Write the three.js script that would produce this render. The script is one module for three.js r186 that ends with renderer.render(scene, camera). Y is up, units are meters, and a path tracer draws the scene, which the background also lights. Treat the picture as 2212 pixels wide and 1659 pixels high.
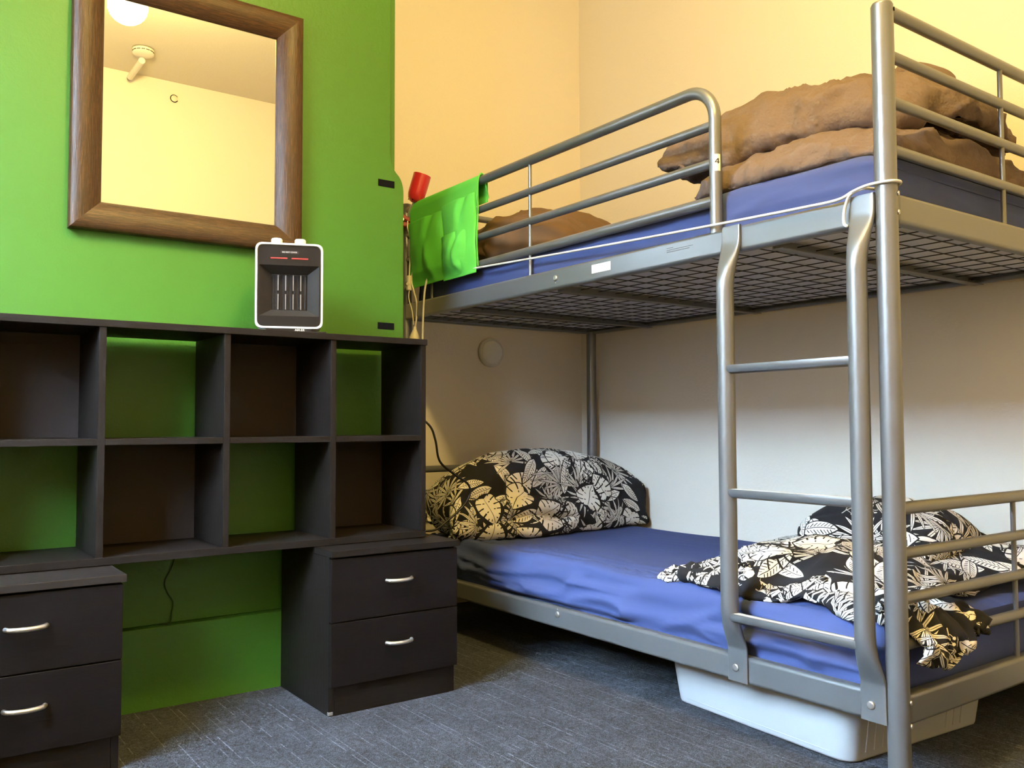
import * as THREE from 'three';
import { RoundedBoxGeometry } from 'three/addons/geometries/RoundedBoxGeometry.js';
import { mergeGeometries, mergeVertices, toCreasedNormals } from 'three/addons/utils/BufferGeometryUtils.js';
import { ImprovedNoise } from 'three/addons/math/ImprovedNoise.js';
import { RectAreaLightUniformsLib } from 'three/addons/lights/RectAreaLightUniformsLib.js';

// ------------------------------------------------------------------ camera, sky, light, exposure
// metres; origin = foot of the bed post nearest the camera; x towards the long wall, -z towards the far wall
const scene = new THREE.Scene();
const camera = new THREE.PerspectiveCamera(47.281, 2212 / 1659, 0.05, 60);
camera.position.set(-1.6714, 0.7433, 0.9976);
{
  const yaw = 0.6247, pitch = 0.0471, roll = -0.0037;
  camera.lookAt(camera.position.clone().add(new THREE.Vector3(Math.sin(yaw) * Math.cos(pitch), Math.sin(pitch), -Math.cos(yaw) * Math.cos(pitch))));
  camera.rotateZ(roll);
}
scene.background = new THREE.Color(0.55, 0.77, 1.0);
scene.backgroundIntensity = 86;
const renderer = new THREE.WebGLRenderer();
renderer.toneMapping = THREE.LinearToneMapping;
renderer.toneMappingExposure = 1.0;
renderer.shadowMap.enabled = true;
RectAreaLightUniformsLib.init();

const WIN = { x: -2.15, z0: -0.95, z1: 0.08, y0: 1.0, y1: 2.45 };      // the window opening in the left wall
const daylight = new THREE.RectAreaLight(new THREE.Color(0.58, 0.79, 1.0), 2.5, WIN.z1 - WIN.z0 - 0.12, WIN.y1 - WIN.y0 - 0.12);
daylight.position.set(WIN.x + 0.01, (WIN.y0 + WIN.y1) / 2, (WIN.z0 + WIN.z1) / 2);
daylight.lookAt(1, (WIN.y0 + WIN.y1) / 2, (WIN.z0 + WIN.z1) / 2);
daylight.name = 'daylight';
scene.add(daylight);
const LAMP = { p: [-0.806, 2.645, 0.2], r: 0.086, color: [1.0, 0.71, 0.21], power: 11.8 };

// room
const FAR = -2.155, LONG = 1.005, NEAR = 1.92, LEFT = -2.15, CEIL = 3.0, GREEN = -1.5, LEDGE = -1.46, GX = -0.335;

// ------------------------------------------------------------------ helpers
let seed = 7;
const rnd = () => { seed = (seed * 1664525 + 1013904223) >>> 0; return seed / 4294967296; };
const rr = (a, b) => a + (b - a) * rnd();
const noise = new ImprovedNoise();
const nz = (x, y = 0, z = 0) => noise.noise(x + 31.7, y + 17.3, z + 5.1);
const V = (x, y, z) => new THREE.Vector3(x, y, z);
const lin = (r, g, b) => new THREE.Color().setRGB(r, g, b);
const smooth = (a, b, t) => { const k = Math.min(1, Math.max(0, (t - a) / (b - a))); return k * k * (3 - 2 * k); };
const used = new Map();
function numbered(n) { const k = used.get(n) || 0; used.set(n, k + 1); return k ? n + '_' + String(k).padStart(3, '0') : n; }
function tag(o, label, category, group, kind) {
  if (label) o.userData.label = label;
  if (category) o.userData.category = category;
  if (group) o.userData.group = group;
  if (kind) o.userData.kind = kind;
  return o;
}
function thing(name, label, category, pos = [0, 0, 0], turn = 0, group) {
  const o = new THREE.Group(); o.name = numbered(name); scene.add(o);
  o.position.set(...pos); o.rotation.y = turn;
  return tag(o, label, category, group);
}
function part(name, geo, mat, parent = scene, label) {
  const g = Array.isArray(geo) ? (geo.length > 1 ? mergeGeometries(geo.map(q => { const n = q.index ? q.toNonIndexed() : q; for (const k of Object.keys(n.attributes)) if (!['position', 'normal', 'uv'].includes(k)) n.deleteAttribute(k); return n; })) : geo[0]) : geo;
  const m = new THREE.Mesh(g, mat); m.name = parent === scene ? numbered(name) : name;
  m.castShadow = m.receiveShadow = true; parent.add(m);
  if (label) m.userData.label = label;
  return m;
}
const struct = (name, geo, mat) => tag(part(name, geo, mat), null, null, null, 'structure');
// uv in metres from the dominant axis of each face
function metricUV(g, rot = 0) {
  const n = g.index ? g.toNonIndexed() : g;
  n.computeVertexNormals === undefined;
  const p = n.attributes.position, q = n.attributes.normal, uv = new Float32Array(p.count * 2);
  for (let i = 0; i < p.count; i += 3) {
    const ax = Math.abs(q.getX(i) + q.getX(i + 1) + q.getX(i + 2)), ay = Math.abs(q.getY(i) + q.getY(i + 1) + q.getY(i + 2)), az = Math.abs(q.getZ(i) + q.getZ(i + 1) + q.getZ(i + 2));
    for (let k = i; k < i + 3; k++) {
      const x = p.getX(k), y = p.getY(k), z = p.getZ(k);
      let u, v;
      if (ax >= ay && ax >= az) { u = z; v = y; } else if (ay >= az) { u = x; v = z; } else { u = x; v = y; }
      if (rot) [u, v] = [v, u];
      uv[2 * k] = u; uv[2 * k + 1] = v;
    }
  }
  n.setAttribute('uv', new THREE.BufferAttribute(uv, 2));
  return n;
}
// box from min corner to max corner with rounded edges
function bx(x0, y0, z0, x1, y1, z1, r = 0.0015, rot = 0) {
  const w = x1 - x0, h = y1 - y0, d = z1 - z0;
  const g = r > 0 ? new RoundedBoxGeometry(w, h, d, 2, Math.min(r, w / 2.01, h / 2.01, d / 2.01)) : new THREE.BoxGeometry(w, h, d);
  g.translate((x0 + x1) / 2, (y0 + y1) / 2, (z0 + z1) / 2);
  return metricUV(g, rot);
}
function cyl(a, b, r, r2 = r, seg = 20, cap = true) {
  const A = V(...a), B = V(...b), d = B.clone().sub(A), l = d.length();
  const g = new THREE.CylinderGeometry(r2, r, l, seg, 1, !cap);
  g.applyQuaternion(new THREE.Quaternion().setFromUnitVectors(V(0, 1, 0), d.normalize()));
  g.translate((a[0] + b[0]) / 2, (a[1] + b[1]) / 2, (a[2] + b[2]) / 2);
  return g;
}
function tube(pts, r, n = 64, seg = 10, closed = false, tension = 0.5) {
  return new THREE.TubeGeometry(new THREE.CatmullRomCurve3(pts.map(p => V(...p)), closed, 'catmullrom', tension), n, r, seg, closed);
}
function ends(pts, r) { return [pts[0], pts[pts.length - 1]].map(p => new THREE.SphereGeometry(r, 10, 8).translate(...p)); }
const lathe = (pts, seg = 40) => new THREE.LatheGeometry(pts.map(p => new THREE.Vector2(...p)), seg);
function aim(g, dir, at) {
  g.applyQuaternion(new THREE.Quaternion().setFromUnitVectors(V(0, 1, 0), V(...dir).normalize()));
  return g.translate(...at);
}
// loft through rounded sections: {c:[x,y,z], a: half size along z, b: half size along x, p: roundness}
function loft(secs, seg = 28) {
  const pos = [], idx = [], uv = [];
  secs.forEach((s, i) => {
    for (let k = 0; k <= seg; k++) {
      const t = k / seg * Math.PI * 2, c = Math.cos(t), q = Math.sin(t), e = 2 / (s.p || 2);
      pos.push(s.c[0] + s.b * Math.sign(q) * Math.abs(q) ** e, s.c[1] + (s.dy ? s.dy * c : 0), s.c[2] + s.a * Math.sign(c) * Math.abs(c) ** e);
      uv.push(k / seg, i / secs.length);
    }
  });
  const w = seg + 1;
  for (let i = 0; i < secs.length - 1; i++) for (let k = 0; k < seg; k++) { const a = i * w + k; idx.push(a, a + w, a + 1, a + 1, a + w, a + w + 1); }
  for (const [i, flip] of [[0, 0], [secs.length - 1, 1]]) {
    const c = pos.length / 3; pos.push(...secs[i].c); uv.push(0.5, 0.5);
    for (let k = 0; k < seg; k++) { const a = i * w + k; idx.push(...(flip ? [a + 1, a, c].reverse() : [a, a + 1, c].reverse())); }
  }
  const g = new THREE.BufferGeometry();
  g.setAttribute('position', new THREE.Float32BufferAttribute(pos, 3)); g.setAttribute('uv', new THREE.Float32BufferAttribute(uv, 2)); g.setIndex(idx);
  g.computeVertexNormals();
  return g;
}
// closed sheet of thickness t from f(u,v) -> [x,y,z]
function sheet(f, nu, nv, t, su = 1, sv = 1) {
  const grid = [];
  for (let i = 0; i <= nu; i++) for (let j = 0; j <= nv; j++) grid.push(V(...f(i / nu, j / nv)));
  const at = (i, j) => grid[Math.min(nu, Math.max(0, i)) * (nv + 1) + Math.min(nv, Math.max(0, j))];
  const pos = [], uv = [], idx = [];
  for (const s of [0.5, -0.5]) for (let i = 0; i <= nu; i++) for (let j = 0; j <= nv; j++) {
    const n = at(i + 1, j).clone().sub(at(i - 1, j)).cross(at(i, j + 1).clone().sub(at(i, j - 1))).normalize();
    const p = at(i, j); pos.push(p.x + n.x * t * s, p.y + n.y * t * s, p.z + n.z * t * s); uv.push(i / nu * su, j / nv * sv);
  }
  const N = (nu + 1) * (nv + 1), id = (i, j) => i * (nv + 1) + j;
  for (let i = 0; i < nu; i++) for (let j = 0; j < nv; j++) {
    const a = id(i, j), b = id(i + 1, j), c = id(i + 1, j + 1), d = id(i, j + 1);
    idx.push(a, b, c, a, c, d, N + a, N + c, N + b, N + a, N + d, N + c);
  }
  const rim = [];
  for (let i = 0; i < nu; i++) rim.push([id(i, 0), id(i + 1, 0)]);
  for (let j = 0; j < nv; j++) rim.push([id(nu, j), id(nu, j + 1)]);
  for (let i = nu; i > 0; i--) rim.push([id(i, nv), id(i - 1, nv)]);
  for (let j = nv; j > 0; j--) rim.push([id(0, j), id(0, j - 1)]);
  for (const [a, b] of rim) idx.push(a, N + a, b, b, N + a, N + b);
  const g = new THREE.BufferGeometry();
  g.setAttribute('position', new THREE.Float32BufferAttribute(pos, 3)); g.setAttribute('uv', new THREE.Float32BufferAttribute(uv, 2)); g.setIndex(idx);
  g.computeVertexNormals();
  return g;
}
// ---- textures
function dataTex(w, h, f, srgb = true, rep) {
  const d = new Uint8Array(w * h * 4);
  for (let y = 0; y < h; y++) for (let x = 0; x < w; x++) {
    const c = f(x / w, y / h, x, y), k = 4 * (y * w + x);
    for (let i = 0; i < 3; i++) d[k + i] = Math.max(0, Math.min(255, (typeof c === 'number' ? c : c[i]) * 255));
    d[k + 3] = 255;
  }
  const t = new THREE.DataTexture(d, w, h); t.wrapS = t.wrapT = THREE.RepeatWrapping; t.magFilter = THREE.LinearFilter; t.minFilter = THREE.LinearMipmapLinearFilter;
  if (srgb) t.colorSpace = THREE.SRGBColorSpace;
  if (rep) t.repeat.set(...rep);
  t.needsUpdate = true; return t;
}
function canvasTex(w, h, draw, rep) {
  const c = document.createElement('canvas'); c.width = w; c.height = h; draw(c.getContext('2d'), w, h);
  const t = new THREE.CanvasTexture(c); t.colorSpace = THREE.SRGBColorSpace; t.wrapS = t.wrapT = THREE.RepeatWrapping;
  if (rep) t.repeat.set(...rep);
  return t;
}
// tileable value noise
function tileNoise(n, s) {
  const g = new Float32Array(n * n); let q = s >>> 0;
  for (let i = 0; i < g.length; i++) { q = (q * 1664525 + 1013904223) >>> 0; g[i] = q / 4294967296; }
  return (u, v) => {
    const x = ((u % 1) + 1) % 1 * n, y = ((v % 1) + 1) % 1 * n, i = Math.floor(x), j = Math.floor(y), a = x - i, b = y - j;
    const sa = a * a * (3 - 2 * a), sb = b * b * (3 - 2 * b), G = (p, r) => g[(r % n) * n + (p % n)];
    return (G(i, j) * (1 - sa) + G(i + 1, j) * sa) * (1 - sb) + (G(i, j + 1) * (1 - sa) + G(i + 1, j + 1) * sa) * sb;
  };
}
const n16 = tileNoise(16, 3), n64 = tileNoise(64, 5), n200 = tileNoise(200, 11), n8 = tileNoise(8, 23), n400 = tileNoise(400, 29);

// ------------------------------------------------------------------ materials
const paintBump = dataTex(512, 512, (u, v) => 0.45 * n64(u, v) + 0.35 * n200(u, v) + 0.2 * n16(u, v), false, [2, 2]);
const M = {};
M.wall = new THREE.MeshStandardMaterial({ color: lin(0.80, 0.73, 0.64), roughness: 0.75, bumpMap: paintBump, bumpScale: 0.0005 });
M.ceiling = new THREE.MeshStandardMaterial({ color: lin(0.64, 0.60, 0.53), roughness: 0.9, bumpMap: paintBump, bumpScale: 0.001 });
M.green = new THREE.MeshStandardMaterial({ color: lin(0.05, 0.158, 0.010), roughness: 0.5, bumpMap: paintBump, bumpScale: 0.0006 });
const grainH = (u, v) => 0.55 * n200(u * 0.12, v * 1.0) + 0.3 * n400(u * 0.06, v) + 0.15 * n16(u, v);
const darkWoodMap = dataTex(512, 512, (u, v) => { const g = grainH(u, v); return [0.145 + 0.06 * g, 0.125 + 0.05 * g, 0.115 + 0.045 * g]; }, true, [1.6, 1.6]);
const darkWoodBump = dataTex(512, 512, (u, v) => grainH(u, v), false, [1.6, 1.6]);
M.dark = new THREE.MeshPhysicalMaterial({ specularIntensity: 0.5, color: lin(0.4, 0.36, 0.32), map: darkWoodMap, roughness: 0.5, bumpMap: darkWoodBump, bumpScale: 0.0003 });
M.darkFront = new THREE.MeshPhysicalMaterial({ specularIntensity: 0.45, color: lin(0.2, 0.165, 0.18), map: darkWoodMap, roughness: 0.55, bumpMap: darkWoodBump, bumpScale: 0.0003 });
M.backPanel = new THREE.MeshStandardMaterial({ color: lin(0.024, 0.013, 0.009), roughness: 0.7 });
// worn top of the left drawer unit: pale scuffs and crumbs
const dustyMap = canvasTex(1024, 1024, (c, w, h) => {
  c.fillStyle = 'rgb(44,37,33)'; c.fillRect(0, 0, w, h);
  let s = 99; const r = () => { s = (s * 1664525 + 1013904223) >>> 0; return s / 4294967296; };
  for (let i = 0; i < 520; i++) { const k = 120 + 90 * r(); c.fillStyle = `rgba(${k},${k * 0.95},${k * 0.88},${0.25 + 0.6 * r()})`; c.beginPath(); c.ellipse(w * (0.2 + 0.75 * (r() + r()) / 2), h * (0.02 + 0.30 * r()), 1 + 3 * r(), 0.8 + 2 * r(), r() * 3, 0, 7); c.fill(); }
  for (let i = 0; i < 60; i++) { c.strokeStyle = `rgba(150,140,128,${0.15 + 0.2 * r()})`; c.lineWidth = 1; const x = r() * w, y = h * r(); c.beginPath(); c.moveTo(x, y); c.lineTo(x + 80 * (r() - 0.5), y + 30 * (r() - 0.5)); c.stroke(); }
});
M.dusty = new THREE.MeshStandardMaterial({ color: lin(0.55, 0.52, 0.5), map: dustyMap, roughness: 0.5 });
// satin silver lacquer of the bed
M.silver = new THREE.MeshStandardMaterial({ color: lin(0.225, 0.232, 0.245), metalness: 0.6, roughness: 0.36 });
M.steel = new THREE.MeshStandardMaterial({ color: lin(0.85, 0.85, 0.86), metalness: 0.9, roughness: 0.32 });
M.electrode = new THREE.MeshStandardMaterial({ color: lin(0.22, 0.2, 0.18), metalness: 0.6, roughness: 0.4 });
M.clip = new THREE.MeshStandardMaterial({ color: lin(0.2, 0.2, 0.19), roughness: 0.6 });
M.black = new THREE.MeshPhysicalMaterial({ color: lin(0.005, 0.005, 0.005), roughness: 0.9, specularIntensity: 0.2 });
M.blackGloss = new THREE.MeshPhysicalMaterial({ color: lin(0.010, 0.008, 0.007), roughness: 0.3, specularIntensity: 0.6 });
M.wire = new THREE.MeshStandardMaterial({ color: lin(0.05, 0.05, 0.055), metalness: 0.5, roughness: 0.45 });
M.white = new THREE.MeshStandardMaterial({ color: lin(0.68, 0.66, 0.62), roughness: 0.4 });
M.cream = new THREE.MeshStandardMaterial({ color: lin(0.74, 0.68, 0.56), roughness: 0.45 });
M.red = new THREE.MeshPhysicalMaterial({ color: lin(0.55, 0.022, 0.03), roughness: 0.28, clearcoat: 0.5 });
M.redPlastic = new THREE.MeshStandardMaterial({ color: lin(0.30, 0.02, 0.02), roughness: 0.45 });
// fabrics
const weave = dataTex(256, 256, (u, v) => 0.5 + 0.25 * Math.sin(u * 402.1) * Math.sin(v * 402.1) + 0.25 * (n200(u, v) - 0.5), false, [8, 8]);
M.sheet = new THREE.MeshPhysicalMaterial({ color: lin(0.05, 0.072, 0.205), roughness: 0.85, sheen: 0.25, sheenRoughness: 0.6, sheenColor: lin(0.25, 0.3, 0.5), bumpMap: weave, bumpScale: 0.0003 });
M.ticking = new THREE.MeshStandardMaterial({ color: lin(0.72, 0.74, 0.86), roughness: 0.95, bumpMap: weave, bumpScale: 0.0003 });
const pucker = dataTex(1024, 1024, (u, v) => {
  const row = v * 14 + 0.25 * n8(u, v), f = Math.abs((row % 1) - 0.5) * 2, band = Math.max(0, 1 - Math.abs(f) * 2.6);
  return 0.45 + 0.4 * band * (n64(u * 1.5, v * 0.5) - 0.3) + 0.2 * (n64(u, v) - 0.5) + 0.12 * (n200(u, v) - 0.5);
}, false, [1.25, 1.25]);
M.brown = new THREE.MeshPhysicalMaterial({ color: lin(0.155, 0.105, 0.075), roughness: 0.9, sheen: 0.1, sheenRoughness: 0.5, sheenColor: lin(0.6, 0.5, 0.45), bumpMap: pucker, bumpScale: 0.008 });
M.brownPillow = new THREE.MeshStandardMaterial({ color: lin(0.15, 0.085, 0.04), roughness: 0.9, bumpMap: weave, bumpScale: 0.0003 });
M.bag = new THREE.MeshStandardMaterial({ color: lin(0.12, 0.60, 0.065), roughness: 0.85, bumpMap: weave, bumpScale: 0.0004 });
// leaf print
function leafPrint(c, w) {
  c.fillStyle = '#17161a'; c.fillRect(0, 0, w, w);
  let s = 4242; const r = (a = 0, b = 1) => { s = (s * 1664525 + 1013904223) >>> 0; return a + (b - a) * s / 4294967296; };
  const pale = '#e8e3d9', ink = '#17161a';
  const edged = () => { c.strokeStyle = ink; c.lineJoin = 'round'; c.lineWidth = 20 * K; c.stroke(); c.fill(); };
  const K = w / 2048;
  function blade(L, W, veins) {                       // long leaf along +x with midrib and slits
    c.fillStyle = pale; c.beginPath(); c.moveTo(0, 0); c.bezierCurveTo(L * 0.25, -W, L * 0.7, -W * 0.9, L, 0); c.bezierCurveTo(L * 0.7, W * 0.9, L * 0.25, W, 0, 0); edged();
    c.strokeStyle = ink; c.lineCap = 'round'; c.lineWidth = 5 * K; c.beginPath(); c.moveTo(L * 0.05, 0); c.quadraticCurveTo(L * 0.5, W * 0.12, L * 0.93, 0); c.stroke();
    if (veins) for (let k = 1; k < 9; k++) for (const d of [-1, 1]) {
      const x = L * (0.1 + 0.085 * k), h = W * 0.62 * Math.sin(Math.PI * Math.min(1, (x / L) * 1.02)) ** 0.7;
      c.lineWidth = (4 + 3 * r()) * K; c.beginPath(); c.moveTo(x + h * 0.28, d * h * 0.32); c.lineTo(x + h * 0.75, d * h * 0.86); c.stroke();
    }
  }
  function monstera(R) {
    c.fillStyle = pale; c.beginPath(); c.moveTo(-R * 0.55, 0);
    c.bezierCurveTo(-R * 1.05, -R * 0.75, -R * 0.1, -R * 1.15, R * 0.35, -R * 0.72); c.bezierCurveTo(R * 0.85, -R * 0.4, R * 1.0, -R * 0.15, R * 1.15, 0);
    c.bezierCurveTo(R * 1.0, R * 0.15, R * 0.85, R * 0.4, R * 0.35, R * 0.72); c.bezierCurveTo(-R * 0.1, R * 1.15, -R * 1.05, R * 0.75, -R * 0.55, 0); edged();
    c.strokeStyle = ink; c.lineCap = 'round';
    c.lineWidth = 6 * K; c.beginPath(); c.moveTo(-R * 0.5, 0); c.quadraticCurveTo(R * 0.3, R * 0.08, R * 1.02, 0); c.stroke();
    for (const d of [-1, 1]) for (let k = 0; k < 7; k++) {
      const a = d * (2.35 - k * 0.34), x0 = -R * 0.35 + k * R * 0.19, y0 = d * R * 0.06;
      c.lineWidth = (9 + 7 * r()) * K; c.beginPath(); c.moveTo(x0 + Math.cos(a) * R * 0.42, y0 + Math.sin(a) * R * 0.42);
      c.quadraticCurveTo(x0 + Math.cos(a) * R * 0.75, y0 + Math.sin(a) * R * 0.75, x0 + Math.cos(a - d * 0.15) * R * 1.25, y0 + Math.sin(a - d * 0.15) * R * 1.25); c.stroke();
      c.fillStyle = ink; c.beginPath(); c.ellipse(x0 + Math.cos(a) * R * 0.24, y0 + Math.sin(a) * R * 0.24, R * 0.075, R * 0.032, a, 0, 7); if (k % 2) c.fill();
    }
  }
  function palm(R) {
    const n = 11;
    for (let k = 0; k < n; k++) { c.save(); c.rotate(-1.9 + 3.8 * k / (n - 1) + r(-0.06, 0.06)); const L = R * (0.85 + 0.35 * r()); c.fillStyle = pale; c.beginPath(); c.moveTo(0, 0); c.quadraticCurveTo(L * 0.5, -R * 0.1, L, 0); c.quadraticCurveTo(L * 0.5, R * 0.1, 0, 0); c.strokeStyle = ink; c.lineWidth = 9 * K; c.stroke(); c.fill(); c.strokeStyle = ink; c.lineWidth = 3 * K; c.beginPath(); c.moveTo(R * 0.12, 0); c.lineTo(L * 0.85, 0); c.stroke(); c.restore(); }
  }
  function sprig(R) {
    c.strokeStyle = pale; c.fillStyle = pale; c.lineWidth = 7 * K; c.beginPath(); c.moveTo(0, 0); c.quadraticCurveTo(R * 0.5, R * 0.15, R, 0); c.stroke();
    for (let k = 1; k < 6; k++) for (const d of [-1, 1]) { const x = R * k / 6; c.lineWidth = 4 * K; c.beginPath(); c.moveTo(x, R * 0.08); c.lineTo(x + R * 0.1, d * R * 0.2); c.stroke(); c.beginPath(); c.arc(x + R * 0.1, d * R * 0.2, R * 0.05, 0, 7); c.fill(); }
  }
  function put(x, y, a, f) { for (const dx of [-w, 0, w]) for (const dy of [-w, 0, w]) { const keep = s; c.save(); c.translate(x + dx, y + dy); c.rotate(a); f(); c.restore(); if (!(dx === w && dy === w)) s = keep; } }
  const halo = (f, k) => () => f(k);
  for (let i = 0; i < 10; i++) for (let j = 0; j < 10; j++) {
    const x = (i + r(0.05, 0.95)) * w / 10, y = (j + r(0.05, 0.95)) * w / 10, a = r(0, 6.283), q = r();
    if (q < 0.52) put(x, y, a, () => blade(r(280, 380) * K, r(62, 92) * K, true));
    else if (q < 0.80) put(x, y, a, () => palm(230 * K));
    else if (q < 0.88) put(x, y, a, () => sprig(210 * K));
    else put(x, y, a, () => { c.fillStyle = ink; c.beginPath(); c.arc(20 * K, 0, 150 * K, 0, 7); c.fill(); monstera(160 * K); });
  }
  for (let k = 0; k < 6; k++) put((k % 3 + r(0.2, 0.8)) * w / 3, (Math.floor(k / 3) + r(0.2, 0.8)) * w / 3, r(0, 6.283), () => { c.fillStyle = ink; c.beginPath(); c.arc(20 * K, 0, 160 * K, 0, 7); c.fill(); monstera(165 * K); });
}
const print = canvasTex(2048, 2048, leafPrint, [1 / 0.72, 1 / 0.72]);
M.print = new THREE.MeshStandardMaterial({ map: print, roughness: 0.9, bumpMap: weave, bumpScale: 0.0002 });
// carpet
const carpetH = (u, v) => 0.5 * n400(u, v) + 0.3 * n200(u * 1.0, v * 1.0) + 0.2 * n64(u, v);
const lineAt = [[0.06, 0.5], [0.13, 0.9], [0.155, 0.4], [0.27, 0.7], [0.31, 1], [0.335, 0.6], [0.47, 0.5], [0.52, 0.9], [0.61, 0.7], [0.64, 0.4], [0.73, 1], [0.76, 0.8], [0.86, 0.6], [0.93, 0.8]];
const carpetMap = dataTex(1024, 1024, (u, v) => {
  let k = 0.23 + 0.34 * (carpetH(u, v) - 0.5) + 0.05 * (n8(u, v) - 0.5);
  for (const [x, a] of lineAt) { const d = Math.abs(u - x); if (d < 0.004) k += 0.2 * a * (1 - d / 0.004) * smooth(0.25, 0.55, n16(x * 3, v * 1.0)) * (0.6 + 0.8 * n400(u, v)); }
  k = Math.max(0.05, k) * 1.08;
  return [k * 0.93, k * 0.99, k * 1.12];
}, true);
const carpetBump = dataTex(1024, 1024, (u, v) => carpetH(u, v), false);
M.carpet = new THREE.MeshStandardMaterial({ map: carpetMap, roughness: 1, bumpMap: carpetBump, bumpScale: 0.003 });
M.floorBase = new THREE.MeshStandardMaterial({ color: lin(0.03, 0.03, 0.032), roughness: 1 });
// frame of the mirror
const frameGrain = (u, v) => 0.6 * n400(u * 0.09, v) + 0.4 * n200(u * 0.1, v);
const frameMap = dataTex(1024, 512, (u, v) => { const g = frameGrain(u, v), k = g > 0.62 ? 1.35 : 0.75 + 0.5 * g; return [0.25 * k, 0.168 * k, 0.08 * k]; }, true, [1.2, 6]);
M.frame = new THREE.MeshPhysicalMaterial({ specularIntensity: 0.6, map: frameMap, roughness: 0.4, bumpMap: dataTex(1024, 512, frameGrain, false, [1.2, 6]), bumpScale: 0.0004 });
M.glassMirror = new THREE.MeshStandardMaterial({ color: lin(0.93, 0.94, 0.93), metalness: 1, roughness: 0.0 });
M.boxPlastic = new THREE.MeshPhysicalMaterial({ color: lin(0.55, 0.57, 0.59), roughness: 0.38, transmission: 0.2, thickness: 0 });
M.pane = new THREE.MeshPhysicalMaterial({ color: lin(1, 1, 1), transmission: 1, thickness: 0, roughness: 0.02, ior: 1.45 });

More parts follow.
